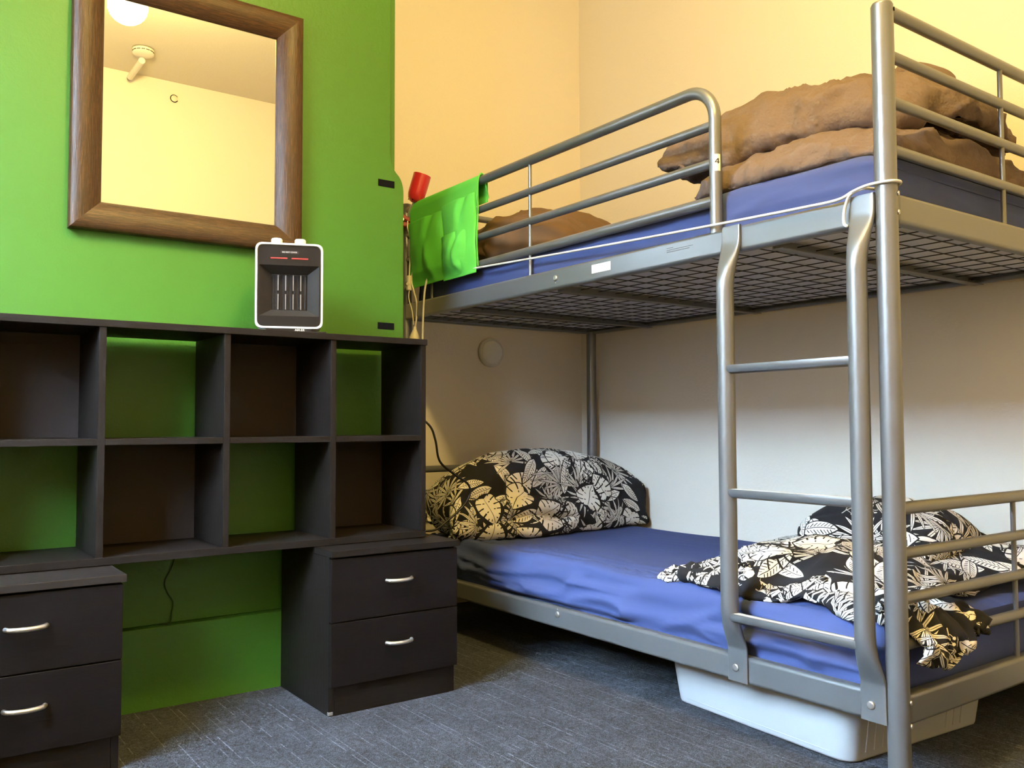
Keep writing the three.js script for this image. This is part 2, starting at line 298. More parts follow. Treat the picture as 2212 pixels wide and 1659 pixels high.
// ------------------------------------------------------------------ the room
const T = 0.14;
{
  const floor = struct('floor', bx(LEFT - T, -0.12, FAR - T, LONG + T, -0.006, NEAR + T, 0), M.floorBase);
  // 50 cm carpet tiles
  const tg = new THREE.BoxGeometry(0.4994, 0.006, 0.4994);
  { const p = tg.attributes.position, uv = tg.attributes.uv; for (let i = 0; i < p.count; i++) uv.setXY(i, p.getX(i) / 0.5 + 0.5, p.getZ(i) / 0.5 + 0.5); }
  let n = 0;
  const x0 = LEFT, z0 = FAR;
  for (let i = 0; x0 + i * 0.5 < LONG; i++) for (let j = 0; z0 + j * 0.5 < NEAR; j++) {
    const cx = x0 + i * 0.5 + 0.25, cz = z0 + j * 0.5 + 0.25;
    const m = part('carpet_tile', tg, M.carpet, floor);
    const sx = Math.min(0.5, LONG - x0 - i * 0.5) / 0.5, sz = Math.min(0.5, NEAR - z0 - j * 0.5) / 0.5;
    m.scale.set(sx, 1, sz); m.position.set(cx - 0.25 + 0.25 * sx, -0.003, cz - 0.25 + 0.25 * sz);
    if ((i + j) % 2) m.rotation.y = Math.PI * (sx === 1 && sz === 1 ? 1 : 0);
    n++;
  }
  struct('ceiling', bx(LEFT - T, CEIL, FAR - T, LONG + T, CEIL + T, NEAR + T, 0), M.ceiling);
  struct('wall_back', bx(LEFT - T, -0.12, FAR - T, LONG + T, CEIL, FAR, 0), M.wall);
  struct('wall_right', bx(LONG, -0.12, FAR, LONG + T, CEIL, NEAR, 0), M.wall);
  struct('wall_front', bx(LEFT - T, -0.12, NEAR, LONG + T, CEIL, NEAR + T, 0), M.wall);
  struct('wall_left', [bx(LEFT - T, -0.12, FAR, LEFT, CEIL, WIN.z0, 0), bx(LEFT - T, -0.12, WIN.z1, LEFT, CEIL, NEAR, 0), bx(LEFT - T, -0.12, WIN.z0, LEFT, WIN.y0, WIN.z1, 0), bx(LEFT - T, WIN.y1, WIN.z0, LEFT, CEIL, WIN.z1, 0)], M.wall);
  struct('wall_center', bx(LEFT, -0.1, FAR, GX, CEIL, GREEN, 0.004), M.green);
  struct('baseboard_center', bx(LEFT, -0.02, GREEN, GX, 0.213, LEDGE, 0.003), M.green);
  // thin green painted board at the right edge of the green wall, with a rounded shoulder
  const sh = new THREE.Shape();
  sh.moveTo(LEFT + 0.002, 0.215); sh.lineTo(-0.309, 0.215); sh.lineTo(-0.309, 1.50); sh.quadraticCurveTo(-0.311, 1.535, -0.328, 1.552); sh.quadraticCurveTo(-0.355, 1.575, -0.357, 1.62); sh.lineTo(-0.358, CEIL - 0.002); sh.lineTo(LEFT + 0.002, CEIL - 0.002); sh.closePath();
  const eg = metricUV(new THREE.ExtrudeGeometry(sh, { depth: 0.007, bevelEnabled: true, bevelThickness: 0.001, bevelSize: 0.001, bevelSegments: 1, curveSegments: 12 }));
  eg.translate(0, 0, GREEN + 0.0005);
  struct('trim_1', eg, M.green);
  // yard below the window, outside
  struct('ground_yard', bx(-40, -3.3, -30, LEFT - T - 0.02, -3.2, 30, 0), new THREE.MeshStandardMaterial({ color: lin(0.09, 0.09, 0.085), roughness: 1 }));
  struct('wall_opposite', bx(-12.4, -3.2, -20, -12, 5.2, 20, 0), new THREE.MeshStandardMaterial({ color: lin(0.08, 0.06, 0.05), roughness: 1 }));
  // window
  const w = new THREE.Group(); w.name = 'window_1'; w.userData.kind = 'structure'; scene.add(w);
  const xo = LEFT - 0.09, f = 0.05;
  part('frame', [bx(xo, WIN.y0, WIN.z0, xo + 0.06, WIN.y0 + f, WIN.z1), bx(xo, WIN.y1 - f, WIN.z0, xo + 0.06, WIN.y1, WIN.z1), bx(xo, WIN.y0 + f, WIN.z0, xo + 0.06, WIN.y1 - f, WIN.z0 + f), bx(xo, WIN.y0 + f, WIN.z1 - f, xo + 0.06, WIN.y1 - f, WIN.z1)], M.white, w);
  part('pane', new THREE.BoxGeometry(0.004, WIN.y1 - WIN.y0 - 2 * f, WIN.z1 - WIN.z0 - 2 * f).translate(xo + 0.02, (WIN.y0 + WIN.y1) / 2, (WIN.z0 + WIN.z1) / 2), M.pane, w);
  part('sill', bx(LEFT - T, WIN.y0 - 0.02, WIN.z0 - 0.02, LEFT + 0.05, WIN.y0 + 0.001, WIN.z1 + 0.02), M.white, w);
}

// ------------------------------------------------------------------ ceiling lamp with its light, detector, wall sensor (seen in the mirror)
{
  const [x, y, z] = LAMP.p, R = LAMP.r;
  const t = thing('ceiling_lamp', 'white glowing globe lamp under the ceiling, mirrored at top left', 'lamp', [x, y, z]);
  const glow = new THREE.MeshStandardMaterial({ color: lin(0.9, 0.88, 0.8), emissive: lin(1, 0.86, 0.6), emissiveIntensity: 2.2, roughness: 0.4 });
  part('globe', new THREE.SphereGeometry(R, 48, 32), glow, t);
  part('mount', lathe([[0, CEIL - y - 0.0005], [0.045, CEIL - y - 0.0005], [0.04, CEIL - y - 0.02], [0.008, CEIL - y - 0.03], [0.008, R * 1.1], [0.03, R * 1.05], [0.032, R * 0.88], [0, R * 0.86]], 32), M.white, t);
  const l = new THREE.PointLight(lin(...LAMP.color), LAMP.power, 0, 2); l.position.set(x, y, z); l.shadow.radius = R / 0.02; l.castShadow = true; l.name = 'lamp_light'; scene.add(l);

  const d = thing('smoke_detector', 'white round smoke detector with a stub pipe on the ceiling, seen in the mirror', 'detector', [-0.444, CEIL, 1.50]);
  part('body', lathe([[0, -0.0005], [0.062, -0.0005], [0.063, -0.014], [0.058, -0.018], [0.058, -0.022], [0.061, -0.025], [0.059, -0.034], [0.035, -0.04], [0, -0.041]], 40), M.white, d);
  const vents = []; for (let k = 0; k < 14; k++) vents.push(new THREE.BoxGeometry(0.02, 0.003, 0.004).rotateY(-k / 14 * 6.283 + Math.PI / 2).translate(Math.cos(k / 14 * 6.283) * 0.058, -0.02, Math.sin(k / 14 * 6.283) * 0.058));
  part('vent', vents, M.black, d);
  const s = part('pipe', cyl([0, -0.06, 0.03], [0, -0.06, 0.34], 0.019), M.white, d);
  part('pipe_end', cyl([0, -0.06, 0.3395], [0, -0.06, 0.352], 0.017), M.black, s);

  const q = thing('wall_sensor', 'small round cream fitting with a dark ring on wall, seen in the mirror', 'fitting', [-0.155, 2.89, NEAR - 0.0005]);
  part('plate', aim(lathe([[0, 0], [0.022, 0], [0.022, 0.006], [0, 0.008]], 28), [0, 0, -1], [0, 0, 0]), M.cream, q);
  part('ring', new THREE.TorusGeometry(0.023, 0.003, 8, 32, 5.2).rotateZ(0.6).translate(0, 0, -0.004), M.black, q);
}

// ------------------------------------------------------------------ mirror on the green wall
{
  const x0 = -1.291, x1 = -0.665, y0 = 1.255, y1 = 1.968, fw = 0.078;
  const t = thing('wall_mirror', 'square mirror in a broad brown wooden frame on the green wall', 'mirror', [(x0 + x1) / 2, y0, GREEN + 0.0095]);
  const W = x1 - x0, H = y1 - y0;
  const prof = [[0.003, 0.0], [0, 0.004], [0.0, 0.026], [0.003, 0.031], [0.012, 0.0355], [0.024, 0.0375], [0.038, 0.0365], [0.052, 0.032], [0.064, 0.025], [0.073, 0.018], [0.0775, 0.013], [fw, 0.009], [fw, 0.002]];
  const side = (A, B, inA, inB) => {      // A,B: outer corners, inA/inB: direction of inset at that corner
    const pos = [], uv = [], idx = [], n = prof.length, N = 8;
    const L = Math.hypot(B[0] - A[0], B[1] - A[1]);
    let acc = 0;
    prof.forEach(([d, h], j) => {
      if (j) acc += Math.hypot(d - prof[j - 1][0], h - prof[j - 1][1]);
      for (let k = 0; k <= N; k++) { const a = k / N, ax = A[0] + inA[0] * d, ay = A[1] + inA[1] * d, bx_ = B[0] + inB[0] * d, by = B[1] + inB[1] * d; pos.push(ax + (bx_ - ax) * a, ay + (by - ay) * a, h); uv.push(a * L, acc); }
    });
    for (let j = 0; j < n - 1; j++) for (let k = 0; k < N; k++) { const a = j * (N + 1) + k, b = a + N + 1; idx.push(a, a + 1, b, a + 1, b + 1, b); }
    const g = new THREE.BufferGeometry(); g.setAttribute('position', new THREE.Float32BufferAttribute(pos, 3)); g.setAttribute('uv', new THREE.Float32BufferAttribute(uv, 2)); g.setIndex(idx); g.computeVertexNormals();
    return g;
  };
  const c = [[-W / 2, 0], [W / 2, 0], [W / 2, H], [-W / 2, H]], ins = [[1, 1], [-1, 1], [-1, -1], [1, -1]];
  for (let k = 0; k < 4; k++) part('frame_side', side(c[k], c[(k + 1) % 4], ins[k], ins[(k + 1) % 4]), M.frame, t);
  part('mirror_glass', new THREE.BoxGeometry(W - 2 * fw + 0.002, H - 2 * fw + 0.002, 0.004).translate(0, H / 2, 0.0075), M.glassMirror, t);
}
// black hook tape patches on the board
for (const [y0, y1, lab] of [[1.508, 1.530, 'black rectangular tape patch on green board, the upper of two'], [1.050, 1.071, 'black rectangular tape patch on green board just above the shelf']])
  tag(part('tape_patch', bx(-0.400, y0, GREEN + 0.0087, -0.342, y1, GREEN + 0.0105, 0.0004), M.black), lab, 'tape', 'tape patches on the green board');

// ------------------------------------------------------------------ cube shelf
const SF = -1.215, SB = -1.465, SX = [-1.545, -1.252, -0.961, -0.673, -0.3925];
{
  const t = thing('cube_shelf', 'black-brown cube shelf with eight compartments standing on two drawer units', 'shelf', [0, 0.4225, 0]);
  const y = v => v - 0.4225, h = 0.008;
  part('bottom_panel', bx(SX[0] - 0.009, y(0.4230), SB, SX[4] + 0.008, y(0.441), SF, 0.001), M.dark, t);
  part('top_panel', bx(SX[0] - 0.011, y(0.977), SB, SX[4] + 0.011, y(0.994), SF + 0.004, 0.001), M.dark, t);
  for (const i of [0, 4]) part('side_panel', bx(SX[i] - h, y(0.4412), SB, SX[i] + h, y(0.9768), SF, 0.001, 1), M.dark, t);
  for (const i of [1, 2, 3]) part('divider', bx(SX[i] - h, y(0.4412), SB, SX[i] + h, y(0.9768), SF, 0.001, 1), M.dark, t);
  for (let i = 0; i < 4; i++) part('shelf_board', bx(SX[i] + h + 0.0002, y(0.700), SB, SX[i + 1] - h - 0.0002, y(0.7155), SF - 0.001, 0.001), M.dark, t);
  for (const [i, up] of [[0, 1], [2, 1], [1, 0], [3, 0]]) part('back_panel', bx(SX[i] + h + 0.0002, y(up ? 0.7157 : 0.4412), SB + 0.002, SX[i + 1] - h - 0.0002, y(up ? 0.9768 : 0.6998), SB + 0.006, 0), M.backPanel, t);
}
// ------------------------------------------------------------------ drawer units
// thin dark cable on the green wall between the drawer units
{
  const o = [-1.02, 0.213, -1.4875], P = [[-1.0, 0.425, -1.4885], [-1.017, 0.366, -1.4885], [-1.036, 0.325, -1.4885], [-1.028, 0.295, -1.4885], [-1.014, 0.269, -1.4885], [-1.017, 0.24, -1.488], [-1.024, 0.2165, -1.48], [-1.05, 0.2155, -1.478]];
  const t = part('wall_cable', tube(P.map(p => p.map((v, i) => v - o[i])), 0.0018, 80, 6), new THREE.MeshStandardMaterial({ color: lin(0.02, 0.06, 0.008), roughness: 0.6 })); t.position.set(...o);
  tag(t, 'thin dark green cable on the wall between the drawer units', 'cable');
}
function drawerUnit(x0, x1, zf, label, topMat) {
  const zb = LEDGE + 0.002, W = x1 - x0;
  const t = thing('drawer_unit', label, 'drawers', [x0, 0, zf], 0, 'drawer units under the cube shelf');
  const D = zf - zb;
  for (const s of [0, W - 0.016]) part('side_panel', bx(s + (s ? -0.003 : 0.001), 0, -D, s + (s ? 0.013 : 0.017), 0.405, -0.016, 0.001, 1), M.dark, t);
  part('back_panel', bx(0.017, 0.01, -D + 0.002, W - 0.02, 0.403, -D + 0.006, 0), M.backPanel, t);
  const g = bx(-0.001, 0.4055, -D, W + 0.004, 0.4215, 0.006, 0.001);
  if (topMat) { const p = g.attributes.position, uv = g.attributes.uv; for (let i = 0; i < p.count; i++) uv.setXY(i, (p.getX(i)) / W, (p.getZ(i) + D) / D); }
  part('top_panel', g, topMat || M.dark, t);
  part('corner_clip', bx(-0.0005, 0.003, -0.022, 0.012, 0.011, -0.0135, 0.001), M.clip, t);
  part('plinth', bx(0.0172, 0.0, -0.03, W - 0.0202, 0.0735, -0.014, 0.001), M.dark, t);
  for (const [y0, y1] of [[0.0755, 0.2365], [0.2395, 0.4005]]) {
    const dr = part('drawer_front', bx(0.0005, y0, -0.0155, W - 0.002, y1, 0, 0.0012), M.darkFront, t);
    const cy = (y0 + y1) / 2 + 0.012, cx = W / 2 + 0.004, hw = 0.038;
    const pts = []; for (let k = 0; k <= 16; k++) { const a = k / 16; pts.push([cx - hw + 2 * hw * a, cy, 0.001 + 0.021 * Math.pow(Math.sin(Math.PI * a), 0.45)]); }
    part('handle', tube(pts, 0.0052, 48, 10), M.steel, dr, 'brushed metal bow handle');
  }
  return t;
}
drawerUnit(-1.612, -1.228, -1.068, 'black-brown two-drawer unit at left with a scuffed dusty top', M.dusty);
drawerUnit(-0.722, -0.341, -1.112, 'black-brown two-drawer unit beside the bed, under the shelf end');

// ------------------------------------------------------------------ fan heater on the shelf
{
  const t = thing('fan_heater', 'small white-rimmed ceramic fan heater standing on the cube shelf', 'heater', [-0.782, 0.9945, -1.262], -0.38);
  const W = 0.178, H = 0.232, B = 0.0115, D = 0.11;
  const rs = (w, h, r, cx = 0, cy = 0, P = THREE.Shape) => { const s = new P(); const x = cx - w / 2, y = cy - h / 2; s.moveTo(x + r, y); s.lineTo(x + w - r, y); s.quadraticCurveTo(x + w, y, x + w, y + r); s.lineTo(x + w, y + h - r); s.quadraticCurveTo(x + w, y + h, x + w - r, y + h); s.lineTo(x + r, y + h); s.quadraticCurveTo(x, y + h, x, y + h - r); s.lineTo(x, y + r); s.quadraticCurveTo(x, y, x + r, y); return s; };
  const ext = (s, d, bev = 0.002) => new THREE.ExtrudeGeometry(s, { depth: d, bevelEnabled: bev > 0, bevelThickness: bev, bevelSize: bev, bevelOffset: -bev, bevelSegments: 2, curveSegments: 8 });
  const cy = B + H / 2;
  const shell = rs(W, H, 0.02, 0, cy); shell.holes.push(rs(W - 0.011, H - 0.011, 0.017, 0, cy, THREE.Path));
  part('housing', [ext(shell, 0.02, 0.0015).translate(0, 0, -0.02), ext(rs(W - 0.004, H - 0.004, 0.019, 0, cy), D - 0.064, 0.002).translate(0, 0, -D + 0.006)], M.white, t);
  const face = rs(W - 0.0125, H - 0.0125, 0.0165, 0, cy); const ow = 0.158, oh = 0.138, oy = B + 0.103;
  face.holes.push(rs(ow, oh, 0.003, 0, oy, THREE.Path));
  const fp = part('front_panel', ext(face, 0.004, 0).translate(0, 0, -0.008), M.blackGloss, t);
  // funnel down to the grille
  const iw = 0.096, ih = 0.098, dz = -0.038;
  const pos = [], q = (a, b, c, d) => pos.push(...a, ...b, ...c, ...a, ...c, ...d);
  const o = [[-ow / 2, oy - oh / 2, -0.006], [ow / 2, oy - oh / 2, -0.006], [ow / 2, oy + oh / 2, -0.006], [-ow / 2, oy + oh / 2, -0.006]], i_ = [[-iw / 2, oy - ih / 2, dz], [iw / 2, oy - ih / 2, dz], [iw / 2, oy + ih / 2, dz], [-iw / 2, oy + ih / 2, dz]];
  for (let k = 0; k < 4; k++) q(o[k], o[(k + 1) % 4], i_[(k + 1) % 4], i_[k]);
  const fg = new THREE.BufferGeometry(); fg.setAttribute('position', new THREE.Float32BufferAttribute(pos, 3)); fg.computeVertexNormals(); fg.setAttribute('uv', new THREE.Float32BufferAttribute(new Float32Array(pos.length / 3 * 2), 2));
  part('funnel', fg, new THREE.MeshStandardMaterial({ color: lin(0.03, 0.026, 0.022), roughness: 0.4 }), t);
  const core = part('ceramic_core', new THREE.BoxGeometry(iw, ih, 0.004).translate(0, oy, dz - 0.006), new THREE.MeshStandardMaterial({ color: lin(0.016, 0.012, 0.009), roughness: 0.9 }), t);
  for (let k = 0; k < 10; k++) part('fin', new THREE.BoxGeometry(0.0012, ih, 0.006).translate(-iw / 2 + 0.005 + k * (iw - 0.01) / 9, oy, dz - 0.002), new THREE.MeshStandardMaterial({ color: lin(0.018, 0.014, 0.011), metalness: 0, roughness: 0.8 }), core);
  for (let k = 0; k < 4; k++) for (const s of [-1, 1]) part('electrode', new THREE.BoxGeometry(0.003, 0.042, 0.003).translate(-0.03 + k * 0.02, oy + s * 0.026, dz + 0.002), M.electrode, core);
  for (const s of [-1, 1]) part('red_bar', bx(-0.022 + s * 0.0275, B + 0.1888, -0.0045, 0.022 + s * 0.0275, B + 0.1925, -0.0025, 0.0008), new THREE.MeshStandardMaterial({ color: lin(0.42, 0.03, 0.025), roughness: 0.4 }), fp);
  const label = (w, h, text, col, bg, font) => new THREE.MeshStandardMaterial({ map: canvasTex(512, Math.round(512 * h / w), (c, cw, ch) => { c.fillStyle = bg; c.fillRect(0, 0, cw, ch); c.fillStyle = col; c.font = font; c.textAlign = 'center'; c.textBaseline = 'middle'; c.fillText(text, cw / 2, ch / 2 + 2); }), roughness: 0.4 });
  part('lettering', new THREE.PlaneGeometry(0.048, 0.008).translate(0, B + 0.208, -0.0036), label(0.048, 0.008, 'DO NOT COVER', '#b5aca0', '#1b1917', 'bold 58px sans-serif'), fp);
  for (const x of [-0.034, 0.028]) {
    const k = part('knob', lathe([[0, 0], [0.0145, 0], [0.0142, 0.014], [0.0128, 0.0162], [0, 0.0165]], 32).translate(x, B + H - 0.0005, -0.026), M.white, t);
    const r = []; for (let j = 0; j < 22; j++) r.push(new THREE.BoxGeometry(0.0012, 0.012, 0.0012).translate(Math.cos(j / 22 * 6.283) * 0.0144 + x, B + H + 0.007, Math.sin(j / 22 * 6.283) * 0.0144 - 0.026));
    part('knurling', r, M.white, k);
  }
  const base = part('base', [bx(-0.07, 0, -0.10, 0.098, 0.0042, 0.006, 0.001), bx(-0.06, 0.0035, -0.095, 0.062, B + 0.004, -0.001, 0.002)], M.blackGloss, t);
  part('lettering', new THREE.PlaneGeometry(0.036, 0.0085).translate(0.028, 0.0085, -0.0006), label(0.036, 0.0085, 'ADLER', '#d8d2c8', '#141210', 'bold 118px sans-serif'), base);
}

// ------------------------------------------------------------------ bunk bed
const BL = -2.03, BW = 0.9585, YU = 1.2186, YL = 0.2004, RH = 0.062, PR = 0.0222;
{
  const t = thing('bunk_bed', 'silver metal bunk bed with ladder, guard rails and wire mesh bases', 'bunk bed', [0, 0, 0]);
  const post = (x, z) => {
    const p = part('post', lathe([[0, 0], [PR, 0], [PR, 1.611], [PR - 0.0025, 1.6165], [PR * 0.6, 1.619], [0, 1.6195]], 36).translate(x, 0, z), M.silver, t);
    return p;
  };
  const near = post(0, 0); post(0, BL); post(BW, 0); post(BW, BL);
  part('post_hole', cyl([0.0105, 1.602, 0.0175], [0.0125, 1.602, 0.0208], 0.0042), M.black, near);
  for (const y of [1.215, 1.176, 0.188, 0.142]) part('bolt', aim(lathe([[0, 0.003], [0.004, 0.0035], [0.0052, 0.002], [0.0055, 0], [0, 0]], 16), [0.35, 0, 0.94], [0.0077, y, 0.0206]), M.steel, near);
  // long rails: flat box section
  const railShape = (x, y) => new RoundedBoxGeometry(0.03, RH, -BL - 2 * PR + 0.006, 4, 0.009).translate(x, y - RH / 2, BL / 2);
  for (const y of [YU, YL]) { part('front_rail', railShape(-0.002, y), M.silver, t); part('back_rail', railShape(BW, y), M.silver, t); }
  // end rails and bars
  const barR = 0.0118;
  for (const [z, sgn] of [[0, 1], [BL, -1]]) {
    for (const y of [YU, YL]) part('end_rail', new RoundedBoxGeometry(BW - 2 * PR + 0.006, RH, 0.03, 4, 0.009).translate(BW / 2, y - RH / 2, z), M.silver, t);
    for (const [y, r] of [[1.606, 0.0135], [1.512, barR], [1.415, barR], [1.313, barR], [0.571, 0.0135], [0.479, barR], [0.387, barR], [0.296, barR]]) part('end_bar', cyl([PR * 0.9, y, z], [BW - PR * 0.9, y, z], r), M.silver, t);
    for (const [y0, y1] of [[YU - 0.003, 1.606], [YL - 0.003, 0.571]]) part('rod', cyl([0.502, y0, z], [0.502, y1, z], 0.0058, 0.0058, 14), M.silver, t);
  }
  // guard on the upper bunk: bent top tube, three bars, rods
  const zE = -0.452, yT = 1.591, R = 0.085, pts = [[0, yT, BL + PR * 0.8]];
  for (let k = 1; k <= 12; k++) pts.push([0, yT, BL + (zE - R - BL) * k / 12]);
  for (let k = 1; k <= 10; k++) { const a = k / 10 * Math.PI / 2; pts.push([0, yT - R + R * Math.cos(a), zE - R + R * Math.sin(a)]); }
  for (let k = 1; k <= 5; k++) pts.push([0, yT - R + (YU - 0.012 - yT + R) * k / 5, zE]);
  const guard = part('guard_tube', tube(pts, 0.0155, 160, 20), M.silver, t);
  for (const [y, r] of [[1.490, 0.0122], [1.394, 0.0122], [1.298, 0.0145]]) part('guard_bar', cyl([0, y, BL + PR * 0.8], [0, y, zE], r), M.silver, t);
  for (const z of [-1.218, -1.83]) part('rod', cyl([0, YU - 0.003, z], [0, yT, z], 0.0058, 0.0058, 14), M.silver, t);
  const tagTex = canvasTex(128, 384, (c, w, h) => { c.fillStyle = '#f0ead8'; c.fillRect(0, 0, w, h); c.fillStyle = '#1c1a18'; c.font = 'bold 170px sans-serif'; c.textAlign = 'center'; c.textBaseline = 'middle'; c.fillText('4', w * 0.5, h * 0.42); });
  const tg = new THREE.CylinderGeometry(0.0158, 0.0158, 0.042, 12, 1, true, -0.55, 1.1); tg.rotateY(-0.55); tg.translate(0, 1.3905, zE);
  part('number_sticker', tg, new THREE.MeshStandardMaterial({ map: tagTex, roughness: 0.5, side: THREE.DoubleSide }), guard, 'white sticker with a black 4');
  // bolts and stickers on the front rails
  for (const y of [1.189, 0.180]) part('bolt', [aim(lathe([[0, 0.004], [0.006, 0.0045], [0.0085, 0.003], [0.009, 0], [0, 0]], 20), [-1, 0, 0], [-0.0168, y, -1.069]), aim(lathe([[0, 0.001], [0.0022, 0.001], [0.0022, 0], [0, 0]], 10), [-1, 0, 0], [-0.0168, y + (y > 1 ? -0.014 : 0.015), -1.069])], M.steel, t);
  const st = canvasTex(256, 128, (c, w, h) => { c.fillStyle = '#f6f4ee'; c.fillRect(0, 0, w, h); c.strokeStyle = 'rgba(190,188,182,0.7)'; c.lineWidth = 3; for (const y of [52, 70]) { c.beginPath(); for (let x = 30; x < 200; x += 6) c.lineTo(x, y + 5 * Math.sin(x * 1.7)); c.stroke(); } });
  part('white_sticker', bx(-0.0179, 1.1785, -0.902, -0.0170, 1.203, -0.822, 0), new THREE.MeshStandardMaterial({ color: lin(0.85, 0.85, 0.83), roughness: 0.5 }), t, 'blank white sticker');
  const fine = []; for (const [y, L] of [[1.2015, 0.022], [1.1965, 0.088], [1.1915, 0.076]]) for (let k = 0; k < L; ) { const w = 0.002 + 0.004 * rnd(); fine.push(new THREE.BoxGeometry(0.0004, 0.0016, w).translate(-0.0172, y, -0.605 + k + w / 2)); k += w + 0.0012; }
  part('fine_print', fine, new THREE.MeshStandardMaterial({ color: lin(0.10, 0.10, 0.105), roughness: 0.6 }), t, 'small grey illegible print').userData.kind = 'stuff';
  // ladder
  const stile = (z) => {
    const xs = -0.047, r = 0.0205, secs = [];
    const S = (y, x, a, b, p = 2) => secs.push({ c: [x, y, z], a, b, p });
    S(0.1405, -0.0205, 0.0285, 0.0035, 6); S(0.215, -0.0205, 0.0285, 0.0035, 6); S(0.222, -0.0215, 0.0285, 0.004, 5); S(0.236, -0.026, 0.0275, 0.0075, 3.2); S(0.252, -0.033, 0.0258, 0.0125, 2.5); S(0.272, -0.040, 0.0235, 0.017, 2.1); S(0.295, -0.045, 0.0215, 0.0198); S(0.32, xs, r, r);
    for (let k = 1; k <= 6; k++) S(0.32 + (1.06 - 0.32) * k / 6, xs, r, r);
    S(1.085, -0.0455, 0.0210, 0.0202); S(1.11, -0.041, 0.0225, 0.018, 2.2); S(1.132, -0.035, 0.0245, 0.0135, 2.6); S(1.152, -0.0285, 0.0262, 0.009, 3.4); S(1.17, -0.0235, 0.027, 0.006, 5); S(1.185, -0.0215, 0.0272, 0.0045, 6); S(1.214, -0.0212, 0.0272, 0.0042, 6); S(1.2205, -0.0195, 0.0268, 0.003, 6);
    return loft(secs, 32);
  };
  const zs = [-0.388, -0.041];
  const stiles = zs.map(z => part('ladder_stile', stile(z), M.silver, t));
  stiles.forEach((s, i) => part('bolt', aim(lathe([[0, 0.004], [0.006, 0.0045], [0.0085, 0.003], [0.009, 0], [0, 0]], 20), [-1, 0, 0], [-0.0238, 0.1735, zs[i] - 0.004]), M.steel, s));
  for (const y of [0.876, 0.586, 0.299]) {
    const s = new THREE.Shape(); const r = 0.0125;
    s.absarc(0, 0, r, Math.PI * 0.86, Math.PI * 2.14, false); s.closePath();
    const L = zs[1] - zs[0] - 0.026;
    const g = new THREE.ExtrudeGeometry(s, { depth: L, bevelEnabled: true, bevelThickness: 0.002, bevelSize: 0.0015, bevelSegments: 2, curveSegments: 20 });
    const rg = part('ladder_rung', toCreasedNormals(g, 0.6).translate(-0.049, y, zs[0] + 0.013), M.silver, t);
    part('tread', new RoundedBoxGeometry(0.014, 0.003, L - 0.01, 2, 0.0012).translate(-0.049, y + 0.0058, (zs[0] + zs[1]) / 2), new THREE.MeshStandardMaterial({ color: lin(0.5, 0.51, 0.52), roughness: 0.55 }), rg);
  }
  // wire mesh bases with their cross bars
  for (const y of [YU - 0.057, YL - 0.057]) {
    for (const z of [-0.28, -1.08, -1.64]) part('cross_bar', [bx(0.012, y - 0.012, z - 0.015, BW - 0.012, y - 0.009, z + 0.015, 0.0008), bx(0.012, y - 0.012, z - 0.015, BW - 0.012, y + 0.014, z - 0.012, 0.0008)], M.silver, t);
    if (y > 1) {
      const base = new THREE.Group(); base.name = 'mesh_base'; t.add(base);
      for (const x of [0.03, BW - 0.03]) part('edge_wire', cyl([x, y + 0.006, -0.03], [x, y + 0.006, BL + 0.03], 0.003, 0.003, 8), M.wire, base);
      for (let k = 0; k < 12; k++) { const x = 0.03 + 0.0735 * (k + 1); if (x < BW - 0.04) part('wire', cyl([x, y + 0.005, -0.025], [x, y + 0.005, BL + 0.025], 0.0015, 0.0015, 6), M.wire, base); }
      for (let k = 0; k < 26; k++) { const z = -0.067 - 0.0755 * k; if (z > BL + 0.03) part('wire', cyl([0.02, y + 0.009, z], [BW - 0.02, y + 0.009, z], 0.0015, 0.0015, 6), M.wire, base); }
    }
  }
}

